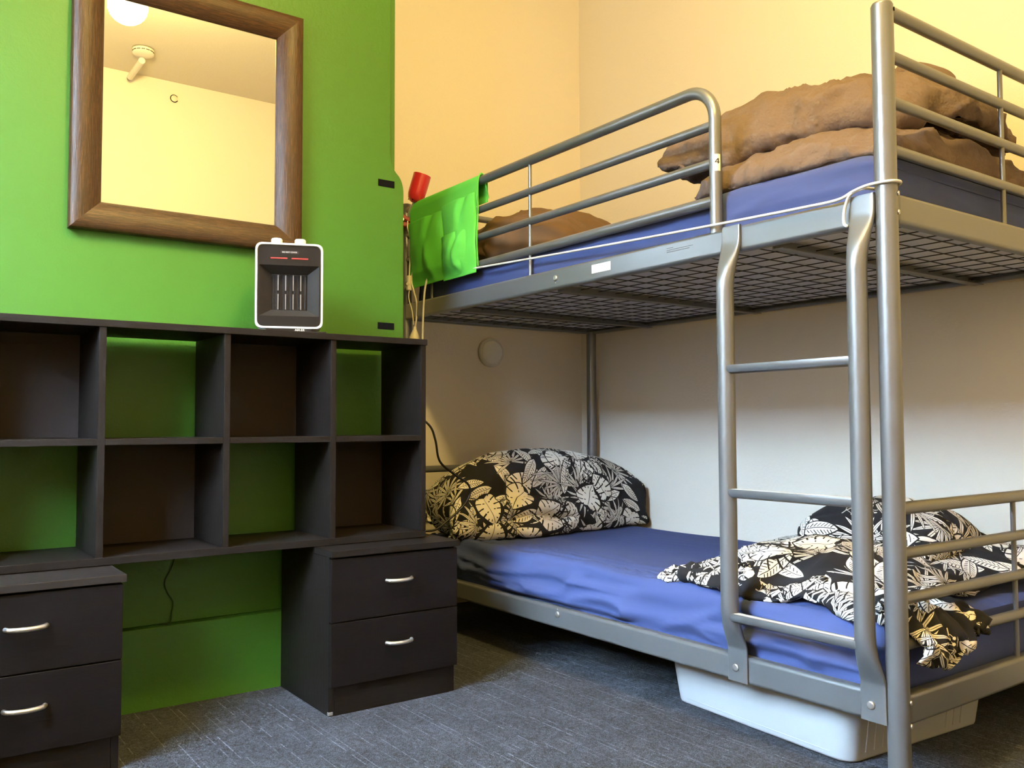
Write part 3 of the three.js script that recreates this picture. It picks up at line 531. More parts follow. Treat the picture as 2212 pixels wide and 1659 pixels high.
// ------------------------------------------------------------------ mattresses with blue fitted sheets
// cross section runs: back bottom edge -> back top -> front top -> front bottom edge, along z; sagging a little between wires
function mattress(yb, yt, label, loose) {
  const t = thing('mattress', label, 'mattress', [0.48, yb, BL / 2], 0, null);
  const X0 = 0.022, X1 = 0.936, Z0 = BL + 0.045, Z1 = -0.028, nz_ = 260, nx = 150, rad = 0.035;
  const H = yt - yb;
  // profile length parametrisation of a rounded rectangle open at the bottom
  const path = [];
  const N = nx;
  const segs = [H - rad, rad * Math.PI / 2, (X1 - X0) - 2 * rad, rad * Math.PI / 2, H - rad], tot = segs.reduce((a, b) => a + b);
  const P = (s) => {
    let d = s * tot;
    if (d < segs[0]) return [X1, yb + d, 1, 0];
    d -= segs[0]; if (d < segs[1]) { const a = d / rad; return [X1 - rad + rad * Math.cos(a), yt - rad + rad * Math.sin(a), Math.cos(a), Math.sin(a)]; }
    d -= segs[1]; if (d < segs[2]) return [X1 - rad - d, yt, 0, 1];
    d -= segs[2]; if (d < segs[3]) { const a = d / rad; return [X0 + rad - rad * Math.sin(a), yt - rad + rad * Math.cos(a), -Math.sin(a), Math.cos(a)]; }
    d -= segs[3]; return [X0, yt - rad - d, -1, 0];
  };
  const ridge = (a) => 1 - Math.abs(a);
  const f = (u, v) => {
    const z = Z0 + (Z1 - Z0) * v, s = u;
    let [x, y, nx_, ny] = P(s);
    const top = ny, front = Math.max(0, -nx_);
    const edge = Math.min(1, Math.min(v, 1 - v) * 26);                       // rounded ends
    let d = 0;
    const fr = smooth(0.60, 0.86, s), low = smooth(0.80, 0.93, s);
    d += 0.003 * nz(x * 3, z * 2.2, 1) * top;
    d += 0.0022 * ridge(nz(x * 9 + nz(z * 2, x * 2, 3), z * 1.3, 3) * 2) ** 4 * top * loose;
    // long drawn folds running along the front edge
    d += loose * fr * 0.017 * ridge(nz(s * 26 + 1.2 * nz(z * 2.3, s * 3, 5), z * 1.5, 7) * 1.7) ** 3;
    d += loose * low * 0.019 * ridge(nz(z * 3.4 + s * 11, s * 9 - z * 1.6, 9) * 1.8) ** 3;
    d += 0.0025 * front * nz(z * 5, y * 30, 4);
    d += 0.010 * loose * low * smooth(-1.5, -1.2, z) * smooth(-0.75, -1.0, z);
    x += nx_ * d; y += ny * d;
    const k = 0.035 * (1 - Math.sqrt(Math.max(0, 1 - (1 - edge) ** 2)));
    y -= k * top; x -= nx_ * k;
    if (loose > 0.5) y += front * 0.0;
    if (y < (yb > 1 ? YU : YL) + 0.006) x = Math.min(Math.max(x, 0.0165), BW - 0.0185);
    return [x, Math.max(y, yb), z];
  };
  const grid = sheet((u, v) => { const p = f(u, v); return [p[0] - 0.48, p[1] - yb, p[2] - BL / 2]; }, nx, nz_, 0.0015, tot, Z1 - Z0);
  part('fitted_sheet', grid, M.sheet, t);
  // end flaps of the sheet
  for (const [z, v, s] of [[Z1, 1, 1], [Z0, 0, -1]]) {
    const flap = sheet((a, b) => {
      const x = X0 + 0.012 + (X1 - X0 - 0.024) * (s > 0 ? a : 1 - a), y = yb + (H - 0.02) * b + 0.012 * Math.min(1, (Math.min(a, 1 - a)) * 12) * b;
      const w = 0.004 * nz(x * 3, y * 26, 5) * Math.sin(Math.PI * b) + 0.003 * ridge(nz(x * 1.5 + 4, y * 18 + x * 2, 8) * 2) ** 3 * Math.sin(Math.PI * b);
      return [x - 0.48, y - yb, z + s * (0.004 + w - 0.01 * b * b) - BL / 2];
    }, 60, 24, 0.0015, X1 - X0, H);
    part('sheet_flap', flap, M.sheet, t);
  }
  // underside: ticking, bulging down between the wires
  const bot = sheet((a, b) => {
    const x = X0 + 0.004 + (X1 - X0 - 0.008) * a, z = Z0 + 0.004 + (Z1 - Z0 - 0.008) * b;
    return [x - 0.48, 0.001 - 0.0035 * Math.abs(Math.sin((x - 0.03) / 0.0735 * Math.PI) * Math.sin((z + 0.067) / 0.0755 * Math.PI)) ** 0.5, z - BL / 2];
  }, 96, 200, 0.003, X1 - X0, Z1 - Z0);
  part('underside', bot, M.ticking, t);
  return t;
}
mattress(YU - 0.042, 1.324, 'blue sheeted mattress on the upper bunk', 0.22);
mattress(YL - 0.052, 0.318, 'blue sheeted mattress with a rumpled front edge on the lower bunk', 1);

// ------------------------------------------------------------------ soft things: inflated cloth relaxed under pressure, gravity and contact
function softBody({ nu, nv, w, h, init, pressure = 1, gravity = 1, steps = 160, iters = 6, collide, bend = 0.08, damp = 0.96, puff = 0.01, thick = 0.08 }) {
  const W = nu + 1, Hn = nv + 1, top = (i, j) => i * Hn + j;
  let n = W * Hn; const botId = new Int32Array(n);
  for (let i = 0; i < W; i++) for (let j = 0; j < Hn; j++) botId[top(i, j)] = (i === 0 || j === 0 || i === nu || j === nv) ? top(i, j) : n++;
  const p = new Float64Array(n * 3), q = new Float64Array(n * 3), uv = new Float32Array(n * 2), nrm = new Float64Array(n * 3);
  for (let i = 0; i < W; i++) for (let j = 0; j < Hn; j++) for (const side of [1, -1]) {
    const id = side > 0 ? top(i, j) : botId[top(i, j)], c = init(i / nu, j / nv, (id === top(i, j) && side < 0) || id < W * Hn && (i === 0 || j === 0 || i === nu || j === nv) ? 0 : side * puff);
    p.set(c, id * 3); uv[2 * id] = (i / nu) * w + (side < 0 && id >= W * Hn ? 0 : 0); uv[2 * id + 1] = (j / nv) * h;
  }
  q.set(p);
  const con = [];   // a, b, rest, stiffness
  const du = w / nu, dv = h / nv, dd = Math.hypot(du, dv);
  for (const id of [(i, j) => top(i, j), (i, j) => botId[top(i, j)]]) for (let i = 0; i < W; i++) for (let j = 0; j < Hn; j++) {
    if (i < nu) con.push([id(i, j), id(i + 1, j), du, 1]);
    if (j < nv) con.push([id(i, j), id(i, j + 1), dv, 1]);
    if (i < nu && j < nv) con.push([id(i, j), id(i + 1, j + 1), dd, 0.35], [id(i + 1, j), id(i, j + 1), dd, 0.35]);
    if (i < nu - 1) con.push([id(i, j), id(i + 2, j), 2 * du, bend]);
    if (j < nv - 1) con.push([id(i, j), id(i, j + 2), 2 * dv, bend]);
  }
  const C = con.length, ca = new Int32Array(C), cb = new Int32Array(C), cr = new Float64Array(C), ck = new Float64Array(C);
  con.forEach((c, k) => { ca[k] = c[0]; cb[k] = c[1]; cr[k] = c[2]; ck[k] = c[3]; });
  const tri = [];
  for (let i = 0; i < nu; i++) for (let j = 0; j < nv; j++) {
    const a = top(i, j), b = top(i + 1, j), c = top(i + 1, j + 1), d = top(i, j + 1);
    tri.push(a, b, c, a, c, d); tri.push(botId[a], botId[c], botId[b], botId[a], botId[d], botId[c]);
  }
  const dt = 1 / 60, area = du * dv;
  for (let s = 0; s < steps; s++) {
    nrm.fill(0); let vol = 0;
    for (let k = 0; k < tri.length; k += 3) {
      const a = tri[k] * 3, b = tri[k + 1] * 3, c = tri[k + 2] * 3;
      const ux = p[b] - p[a], uy = p[b + 1] - p[a + 1], uz = p[b + 2] - p[a + 2], vx = p[c] - p[a], vy = p[c + 1] - p[a + 1], vz = p[c + 2] - p[a + 2];
      const x = uy * vz - uz * vy, y = uz * vx - ux * vz, z = ux * vy - uy * vx;
      vol += (p[a] * x + p[a + 1] * y + p[a + 2] * z) / 6;
      for (const m of [a, b, c]) { nrm[m] += x; nrm[m + 1] += y; nrm[m + 2] += z; }
    }
    const fill = Math.max(-0.3, 1 - Math.abs(vol) / (w * h * thick)), g = -9.8 * gravity * dt * dt;
    for (let k = 0; k < n * 3; k += 3) {
      const pr = fill * pressure * dt * dt / (Math.hypot(nrm[k], nrm[k + 1], nrm[k + 2]) || 1);
      for (let m = 0; m < 3; m++) { const cur = p[k + m]; p[k + m] = cur + (cur - q[k + m]) * damp + nrm[k + m] * pr + (m === 1 ? g : 0); q[k + m] = cur; }
    }
    for (let it = 0; it < iters; it++) {
      for (let k = 0; k < C; k++) {
        const a = ca[k] * 3, b = cb[k] * 3, x = p[b] - p[a], y = p[b + 1] - p[a + 1], z = p[b + 2] - p[a + 2], l = Math.sqrt(x * x + y * y + z * z) || 1e-9;
        const f = ck[k] * 0.5 * (l - cr[k]) / l;
        p[a] += x * f; p[a + 1] += y * f; p[a + 2] += z * f; p[b] -= x * f; p[b + 1] -= y * f; p[b + 2] -= z * f;
      }
      for (let k = 0; k < n * 3; k += 3) collide(p, k, s / steps);
    }
  }
  const g = new THREE.BufferGeometry();
  g.setAttribute('position', new THREE.Float32BufferAttribute(p, 3)); g.setAttribute('uv', new THREE.Float32BufferAttribute(uv, 2)); g.setIndex(tri);
  g.computeVertexNormals();
  return g;
}
// height map of a set of geometries, to lay the next layer on
function wrinkle(g, amp, f, sd = 0, floorY = -9) {
  const p = g.attributes.position, n = g.attributes.normal, uv = g.attributes.uv;
  for (let k = 0; k < p.count; k++) {
    const u = uv.getX(k), v = uv.getY(k), w = 0.35 * nz(u * f * 0.5, v * f * 0.5, sd + 3);
    const a = 1 - Math.abs(nz(u * f + w * 4, v * f * 0.35 + w * 2, sd) * 2.2), b = 1 - Math.abs(nz(u * f * 0.4 - w * 3, v * f * 1.1 + w * 3, sd + 7) * 2.2);
    const d = amp * (Math.max(0, a) ** 3 * 0.8 + Math.max(0, b) ** 3 * 0.7 - 0.4 + 0.35 * nz(u * f * 2.6, v * f * 2.6, sd));
    p.setXYZ(k, p.getX(k) + n.getX(k) * d, Math.max(floorY, p.getY(k) + n.getY(k) * d), p.getZ(k) + n.getZ(k) * d);
  }
  g.computeVertexNormals(); return g;
}
function heightMap(geos, x0, x1, z0, z1, n = 70, base = -1) {
  const h = new Float64Array((n + 1) * (n + 1)).fill(base);
  for (const g of geos) { const p = g.attributes.position; for (let k = 0; k < p.count; k++) { const i = Math.round((p.getX(k) - x0) / (x1 - x0) * n), j = Math.round((p.getZ(k) - z0) / (z1 - z0) * n); if (i >= 0 && j >= 0 && i <= n && j <= n) { const q = i * (n + 1) + j; h[q] = Math.max(h[q], p.getY(k)); } } }
  return (x, z) => { const i = Math.max(0, Math.min(n, Math.round((x - x0) / (x1 - x0) * n))), j = Math.max(0, Math.min(n, Math.round((z - z0) / (z1 - z0) * n))); return h[i * (n + 1) + j]; };
}
const at = (g, o) => g.translate(-o[0], -o[1], -o[2]);

// pillow with the leaf print, leaning on the end wall and folded at its foot
{
  const o = [0.5, 0.3225, -1.85];
  const y0 = 0.3245, zw = FAR + 0.10;
  const g = softBody({
    nu: 96, nv: 80, w: 1.0, h: 0.86, pressure: 60, gravity: 0.10, steps: 120, iters: 10, bend: 0.06, puff: 0.03, thick: 0.10,
    init: (u, v, s) => {
      // v runs from the foot (lying) up the leaning back
      const x = 0.01 + 0.96 * u, L = v * 0.74, lie = 0.20;
      const k = nz(u * 5, v * 5, 2) * 0.004;
      if (L < lie) return [x, y0 + 0.05 + s + k, -1.66 - L * 0.95];
      const a = L - lie, th = 1.15; return [x, y0 + 0.05 + a * Math.sin(th) + s * Math.cos(th) + k, -1.66 - lie * 0.95 - a * Math.cos(th) + s * Math.sin(th) * 1.0];
    },
    collide: (p, k) => {
      if (p[k + 1] < y0) p[k + 1] = y0;
      const zb = -1.87 - Math.max(0, p[k + 1] - y0 - 0.03) * 0.46; if (p[k + 2] < zb) p[k + 2] = zb;
      const zf = p[k + 1] < 0.47 ? -1.628 - 0.10 * Math.abs(p[k] - 0.32) : -1.69; if (p[k + 2] > zf) p[k + 2] = zf;
      if (p[k + 2] < zw) p[k + 2] = zw;
      if (p[k] > LONG - 0.012) p[k] = LONG - 0.012;
    },
  });
  {
    g.computeVertexNormals();
    const p = g.attributes.position, n = g.attributes.normal, uv = g.attributes.uv;
    for (let k = 0; k < p.count; k++) {
      if (n.getZ(k) < -0.2) continue;
      const u = uv.getX(k), v = uv.getY(k), vc = 0.285 + 0.03 * Math.sin(u * 5.5) + 0.02 * nz(u * 9, 1, 2), uc = 0.27 + 0.16 * (v - 0.3) + 0.015 * nz(v * 12, 4, 1);
      const a = Math.exp(-(((v - vc) / 0.022) ** 2)) * smooth(0.16, 0.3, u), b = Math.exp(-(((u - uc) / 0.02) ** 2)) * smooth(0.08, 0.2, v) * smooth(0.62, 0.4, v);
      const d = -0.028 * a - 0.03 * b + 0.012 * Math.exp(-(((v - vc - 0.05) / 0.03) ** 2));
      p.setXYZ(k, p.getX(k) + n.getX(k) * d, p.getY(k) + n.getY(k) * d * 0.6, p.getZ(k) + n.getZ(k) * d);
    }
    g.computeVertexNormals();
  }
  wrinkle(g, 0.007, 7, 2, y0);
  const t = part('bed_pillow', at(g, o), M.print); t.position.set(...o);
  tag(t, 'puffy pillow in black and cream leaf print on the lower bunk', 'pillow');
}
// brown pillow on the upper bunk
{
  const o = [0.48, 1.327, -1.72], y0 = 1.3285;
  const mk = (x0, x1, z0, z1, y, tilt, pr) => softBody({
    nu: 60, nv: 48, w: (x1 - x0) * 1.1, h: (z1 - z0) * 1.12, pressure: pr, gravity: 0.5, steps: 100, iters: 9, bend: 0.05, puff: 0.06, thick: 0.17,
    init: (u, v, s) => [x0 + (x1 - x0) * u, y + s + tilt * (1 - v) + 0.004 * nz(u * 6, v * 6, 3), z0 + (z1 - z0) * v],
    collide: (p, k) => { if (p[k + 1] < y0) p[k + 1] = y0; if (p[k + 2] < BL + 0.03) p[k + 2] = BL + 0.03; if (p[k] > LONG - 0.01) p[k] = LONG - 0.01; if (p[k] < 0.03) p[k] = 0.03; },
  });
  const g = wrinkle(mk(0.08, 0.95, -2.0, -1.45, 1.43, 0.13, 70), 0.016, 6, 5, y0);
  const t = part('bed_pillow', at(g, o), M.brownPillow); t.position.set(...o);
  tag(t, 'plain brown pillow behind the guard rail on the upper bunk', 'pillow');
}
// brown duvet folded in layers on the upper bunk
{
  const y0 = 1.3285, o = [0.5, y0 - 0.002, -0.45];
  const soft = (x0, x1, z0, z1, yf, kx, kz, pr, under, sd, th) => { const xm = (x0 + x1) / 2, zm = (z0 + z1) / 2; return softBody({
    nu: 100, nv: 96, w: (x1 - x0) * kx, h: (z1 - z0) * kz, pressure: pr, gravity: 0.35, steps: 150, iters: 8, bend: 0.05, puff: 0.025, thick: th,
    init: (u, v, s) => { const x = xm + (x1 - x0) * kx * (u - 0.5), z = zm + (z1 - z0) * kz * (v - 0.5); return [x, yf(x, z) + s + 0.010 * nz(x * 6 + sd, z * 8, sd) + 0.006 * nz(x * 17, z * 21, sd), z]; },
    collide: (p, k, f) => {
      const e = 1 - smooth(0, 0.6, f), ax = (kx - 1) * (x1 - x0) / 2 * e, az = (kz - 1) * (z1 - z0) / 2 * e;
      const h = under(p[k], p[k + 2]); if (p[k + 1] < h) p[k + 1] = h;
      if (p[k] < x0 - ax) p[k] = x0 - ax; if (p[k] > x1 + ax) p[k] = x1 + ax; if (p[k + 2] < z0 - az) p[k + 2] = z0 - az; if (p[k + 2] > z1 + az) p[k + 2] = z1 + az;
    },
  }); };
  const A = soft(0.04, 0.95, -0.60, -0.025, () => y0 + 0.06, 1.2, 1.24, 40, () => y0, 1, 0.082);
  const hA = heightMap([A], 0, 1, -1, 0, 60, y0);
  const B = soft(0.06, 0.96, -0.86, -0.03, (x, z) => Math.max(hA(x, z) - 0.01, y0 + 0.125 + 0.03 * smooth(-0.6, -0.95, z)) + 0.055, 1.2, 1.2, 45, (x, z) => Math.max(hA(x, z) - 0.012 + 0.075 * smooth(-0.56, -0.30, z) * smooth(0.12, 0.55, x), y0 + (z < -0.55 ? 0.10 + 0.06 * smooth(-0.6, -0.85, z) : 0)), 5, 0.098);
  const hB = heightMap([A, B], 0, 1, -1, 0, 60, y0);
  const Cc = soft(0.52, 0.975, -0.30, -0.035, (x, z) => hB(x, z) + 0.035, 1.22, 1.22, 40, (x, z) => hB(x, z) - 0.012, 9, 0.05);
  const t = part('duvet', at(mergeGeometries([...[[A, 1], [B, 4], [Cc, 8]].map(([q, k]) => wrinkle(wrinkle(q, 0.018, 7, k, y0), 0.006, 19, k + 20, y0))]), o), M.brown); t.position.set(...o);
  tag(t, 'brown puckered duvet folded in thick layers on the upper bunk', 'duvet');
}
// leaf-print duvet crumpled at the near end of the lower bunk
{
  const y0 = 0.3245, o = [0.5, y0 - 0.002, -0.4];
  const bars = [0.296, 0.387, 0.479];
  const soft = (x0, x1, z0, z1, yf, kx, kz, pr, under, sd, th, amp = 0.02) => { const xm = (x0 + x1) / 2, zm = (z0 + z1) / 2; return softBody({
    nu: 130, nv: 110, w: (x1 - x0) * kx, h: (z1 - z0) * kz, pressure: pr, gravity: 0.4, steps: 170, iters: 8, bend: 0.03, puff: 0.012, thick: th,
    init: (u, v, s) => { const x = xm + (x1 - x0) * kx * (u - 0.5), z = zm + (z1 - z0) * kz * (v - 0.5); return [x, yf(x, z) + s + amp * nz(x * 5 + sd, z * 5, sd) + amp * 0.6 * nz(x * 13, z * 11, sd + 2), z]; },
    collide: (p, k, f) => {
      const e = 1 - smooth(0, 0.7, f), ax = (kx - 1) * (x1 - x0) / 2 * e, az = (kz - 1) * (z1 - z0) / 2 * e;
      const h = under(p[k], p[k + 2]); if (p[k + 1] < h) p[k + 1] = h;
      if (p[k] < x0 - ax) p[k] = x0 - ax; if (p[k] > x1 + ax) p[k] = x1 + ax; if (p[k + 2] < z0 - az) p[k + 2] = z0 - az; if (p[k + 2] > z1 + az) p[k + 2] = z1 + az;
    },
  }); };
  const heap = (x, z) => { const w = 0.5 * nz(x * 3, z * 3, 21); const r = Math.max(0, 1 - Math.abs(nz(x * 4.2 + w * 2, z * 5.2 - w, 11) * 2.6)); const q = Math.max(0, 1 - Math.abs(nz(x * 6 - w, z * 3.2 + w * 2, 15) * 2.6)); return (0.042 * r * r + 0.034 * q * q) * smooth(0.0, 0.12, x) * smooth(-0.76, -0.56, z) * smooth(0.0, -0.08, z); };
  const A = soft(0.012, 0.96, -0.75, -0.016, (x, z) => y0 + 0.04, 1.6, 1.6, 22, (x, z) => y0 + heap(x, z), 3, 0.030);
  const hA = heightMap([A], 0, 1, -1, 0, 60, y0);
  const B = soft(0.40, 0.965, -0.80, -0.03, (x, z) => Math.max(hA(x, z), y0) + 0.01, 1.3, 1.35, 25, (x, z) => Math.max(hA(x, z) - 0.028, y0), 8, 0.020, 0.02);
  // the corner that spills over the lowest end bar
  const Cc = softBody({
    nu: 44, nv: 44, w: 0.33, h: 0.31, pressure: 10, gravity: 0.02, steps: 30, iters: 8, bend: 0.04, puff: 0.006, thick: 0.014, damp: 0.8,
    init: (u, v, s) => {
      const x = 0.05 + 0.25 * u, L = v * 0.26, k = 0.012 * nz(u * 6, v * 5, 4);
      if (L < 0.17) return [x, 0.345 + s + k - 0.03 * (L / 0.17) ** 2, -0.17 + L];
      const a = (L - 0.17); return [x + 0.01 * nz(u * 4, 3, 1), 0.315 + k - a * 0.75 * (0.6 + 0.4 * Math.sin(u * 5)), 0.004 + Math.min(a, 0.03) * 0.9 + s];
    },
    collide: (p, k) => {
      if (p[k + 2] < -0.02) { if (p[k + 1] < y0) p[k + 1] = y0; }
      const dy = p[k + 1] - 0.296, dz = p[k + 2], d = Math.hypot(dy, dz), R = 0.0145; if (d < R) { p[k + 1] = 0.296 + dy / d * R; p[k + 2] = dz / d * R; }
      if (p[k + 2] < 0.013 && p[k + 2] > -0.02 && p[k + 1] < 0.296) p[k + 2] = 0.013;
      if (p[k + 1] > 0.373) p[k + 1] = 0.373; if (p[k] < 0.035) p[k] = 0.035; if (p[k + 2] > 0.06) p[k + 2] = 0.06;
    },
  });
  const t = part('duvet', at(mergeGeometries([wrinkle(A, 0.013, 7, 1, y0), wrinkle(B, 0.013, 7, 4, y0), wrinkle(Cc, 0.004, 9, 2)]), o), M.print); t.position.set(...o);
  tag(t, 'crumpled duvet in black and white leaf print on the lower bunk', 'duvet');
}

// ------------------------------------------------------------------ storage box under the bed
{
  const P0 = V(0.059, 0, -0.153), e1 = V(0.036, 0, -0.55).normalize(), e2 = V(-e1.z, 0, e1.x), A = 0.552, B = 0.51, H = 0.128;
  const t = thing('storage_box', 'white plastic storage box pushed under the lower bunk', 'box', [P0.x, 0, P0.z], 0);
  // walls: rounded rectangle that widens upwards
  const ring = (grow, y, r) => { const c = []; const hw = A / 2 + grow, hd = B / 2 + grow; const n = 8; for (const [sx, sz, a0] of [[1, 1, 0], [-1, 1, 1], [-1, -1, 2], [1, -1, 3]]) for (let k = 0; k <= n; k++) { const a = (a0 + k / n) * Math.PI / 2; c.push([(hw - r) * sx + r * Math.cos(a), y, (hd - r) * sz + r * Math.sin(a)]); } return c; };
  const place = ([u, y, v]) => { const q = e1.clone().multiplyScalar(u + A / 2).add(e2.clone().multiplyScalar(v + B / 2)); return [q.x, y, q.z]; };
  const skin = (rings) => { const pos = [], idx = [], n = rings[0].length; rings.forEach(r => r.forEach(p => pos.push(...place(p)))); for (let i = 0; i < rings.length - 1; i++) for (let k = 0; k < n; k++) { const a = i * n + k, b = i * n + (k + 1) % n; idx.push(a, a + n, b, b, a + n, b + n); } const g = new THREE.BufferGeometry(); g.setAttribute('position', new THREE.Float32BufferAttribute(pos, 3)); g.setAttribute('uv', new THREE.Float32BufferAttribute(new Float32Array(pos.length / 3 * 2), 2)); g.setIndex(idx); g.computeVertexNormals(); return g; };
  const rs = [ring(-0.04, 0.001, 0.03), ring(-0.006, 0.001, 0.034), ring(-0.002, 0.003, 0.036), ring(0, 0.008, 0.037)];
  for (let k = 1; k <= 6; k++) rs.push(ring(0.014 * k / 6, 0.008 + (H - 0.018) * k / 6, 0.037 + 0.004 * k / 6));
  rs.push(ring(0.02, H - 0.009, 0.045), ring(0.02, H, 0.045), ring(0.011, H, 0.04), ring(0.008, H - 0.01, 0.036), ring(-0.003, 0.006, 0.034), ring(-0.04, 0.005, 0.03));
  part('body', skin(rs), M.boxPlastic, t);
  part('floor_panel', metricUV(new THREE.BoxGeometry(A - 0.07, 0.003, B - 0.07).applyMatrix4(new THREE.Matrix4().makeBasis(e1, V(0, 1, 0), e2)).translate(...place([0, 0.003, 0]))), M.boxPlastic, t);
  for (const [k, s] of [-0.2, -0.17, -0.14, 0.1, 0.13, 0.16].entries()) {
    const a = place([-A / 2 - 0.0005, 0.02, s]), b = place([-A / 2 - 0.0125, H - 0.014, s]);
    part('rib', cyl(a, b, 0.003, 0.003, 8), M.boxPlastic, t);
  }
  const y1 = 0.017, g1 = []; { const a = place([-A / 2 + 0.05, y1, -B / 2 - 0.0008]), b = place([A / 2 - 0.05, y1, -B / 2 - 0.0008]); g1.push(cyl(a, b, 0.0016, 0.0016, 8)); }
  part('moulded_line', g1, M.boxPlastic, t);
}

// ------------------------------------------------------------------ green pocket organiser hung on the guard
{
  const t = thing('pocket_organiser', 'bright green cloth pocket organiser hung over the upper guard rail', 'organiser', [0, 1.27, -1.72]);
  const z0 = -1.955, z1 = -1.487, yB = 1.27;
  const w = (u, v) => 0.006 * nz(u * 3, v * 3, 6) + 0.003 * nz(u * 7, v * 6, 2);
  // back panel folds over the top tube and hangs a little inside
  const rT = 0.0185, yT = 1.591;
  const back = sheet((u, v) => {
    const z = z0 + (z1 - z0) * u - 0.01 * (1 - v), L = v * (0.31 + rT * Math.PI + 0.075);
    const sag = -0.012 * (1 - u) * (1 - v);
    if (L < 0.31) return [-rT - 0.004 * Math.sin(L * 9) + w(u, v) * 0.5, yT - 0.31 + L + sag - yB, z + 1.72];
    const a = (L - 0.31) / rT; if (a < Math.PI) return [-rT * Math.cos(a), yT + rT * Math.sin(a) - yB, z + 1.72];
    return [rT + 0.004 + 0.006 * nz(u * 4, v, 2), yT - (L - 0.31 - rT * Math.PI) - yB, z + 1.72];
  }, 48, 60, 0.0018, 0.47, 0.45);
  part('back_panel', back, M.bag, t);
  const pocket = (a0, a1, yb0, yt0, out, sd, lip) => sheet((u, v) => {
    const a = a0 + (a1 - a0) * u, z = z0 + (z1 - z0) * a, b = Math.sin(Math.PI * Math.min(0.999, Math.max(0.001, u))) ** 0.5;
    const y = yb0 + (yt0 - yb0) * v - 0.022 * (1 - a) * v - 0.006 * (1 - a) * (1 - v);
    const belly = out * b * Math.sin(Math.PI * Math.min(1, 0.16 + 0.84 * (1 - v))) ** 0.8 * Math.min(1, v * 5);
    const fold = 0.010 * Math.exp(-(((u - 0.45 - 0.25 * (1 - v)) / 0.09) ** 2)) * (1 - v) - 0.008 * Math.exp(-(((u - 0.3 - 0.4 * v) / 0.08) ** 2)) * v;
    const open = lip * v ** 4 * (0.4 + 0.6 * (1 - u));
    return [-rT - 0.006 - belly - open - (fold + 0.0045 * nz(u * 3.5 + sd, v * 3.5, sd)) * Math.min(1, v * 6), y - yB, z + 1.72];
  }, 44, 44, 0.0018, (a1 - a0) * 0.47, yt0 - yb0);
  part('pocket', pocket(0.03, 0.56, 1.274, 1.532, 0.028, 3, 0.016), M.bag, t);
  part('pocket', pocket(0.53, 0.985, 1.268, 1.545, 0.018, 5, 0.008), M.bag, t);
  part('pocket', pocket(0.54, 0.90, 1.276, 1.43, 0.030, 8, 0.010), M.bag, t);
  part('edge_binding', tube([[-rT - 0.003, 1.289 - yB, z1 + 1.72], [-rT - 0.009, 1.38 - yB, z1 + 1.722], [-rT - 0.004, 1.47 - yB, z1 + 1.721], [-rT - 0.002, 1.585 - yB, z1 + 1.72], [0, yT + rT - yB, z1 + 1.72], [rT + 0.004, 1.53 - yB, z1 + 1.72]], 0.0026, 60, 8), M.bag, t);
}

// ------------------------------------------------------------------ red clip lamp with its cable
{
  const o = [-0.028, 1.545, -1.985];
  const t = thing('clip_lamp', 'small red clip lamp clamped to the far bed post', 'lamp', o);
  const ax = [0.2, 0.93, 0.2];
  const sh = lathe([[0.010, 0.0], [0.020, 0.004], [0.029, 0.014], [0.0335, 0.03], [0.0345, 0.05], [0.0345, 0.112], [0.0335, 0.112], [0.0335, 0.05], [0.0325, 0.03], [0.028, 0.016], [0.010, 0.003], [0.010, 0.0]], 40);
  const at0 = [0.012, 0.058, 0.045];
  const s = part('shade', aim(sh, ax, at0), M.red, t);
  for (let k = 0; k < 5; k++) part('vent_hole', aim(cyl([0.0235 * Math.cos(k * 1.256 + 2.4), 0.007, 0.0235 * Math.sin(k * 1.256 + 2.4)], [0.0262 * Math.cos(k * 1.256 + 2.4), 0.0075, 0.0262 * Math.sin(k * 1.256 + 2.4)], 0.0024, 0.0024, 8), ax, at0), M.black, s);
  part('stem', [cyl([0, 0.012, 0.016], [0.012, 0.064, 0.047], 0.0045)], M.steel, t);
  // clamp: two jaws hinged by a pin
  part('jaw', [bx(-0.045, -0.004, -0.012, 0.03, 0.012, 0.012, 0.004)].map(g => g.rotateZ(-0.5).rotateY(-0.5)), M.redPlastic, t);
  part('jaw', [bx(-0.04, -0.03, -0.012, 0.024, -0.012, 0.012, 0.004)].map(g => g.rotateZ(-0.1).rotateY(-0.5)), M.redPlastic, t);
  part('hinge_pin', cyl([-0.012, -0.006, -0.005], [-0.026, -0.006, 0.022], 0.006), M.steel, t);
  const c1 = [[-0.03, 1.535, -1.965], [-0.036, 1.50, -1.955], [-0.03, 1.46, -1.945], [-0.031, 1.38, -1.945], [-0.034, 1.318, -1.945]];
  const cb = part('cable', [tube(c1.map(p => p.map((v, i) => v - o[i])), 0.0024, 60, 8), tube([[-0.034, 1.262, -1.945], [-0.036, 1.23, -1.944], [-0.026, 1.18, -1.936], [-0.022, 1.13, -1.932]].map(p => p.map((v, i) => v - o[i])), 0.0021, 50, 8)], M.cream, t);
  const sw = part('inline_switch', bx(-0.009, -0.029, -0.008, 0.009, 0.029, 0.008, 0.004).rotateX(0.03).translate(-0.034 - o[0], 1.29 - o[1], -1.945 - o[2]), M.cream, cb);
  part('rocker', new THREE.CylinderGeometry(0.006, 0.006, 0.004, 20).rotateZ(Math.PI / 2).rotateY(0.6).translate(-0.043 - o[0], 1.286 - o[1], -1.9395 - o[2]), M.cream, sw);
}
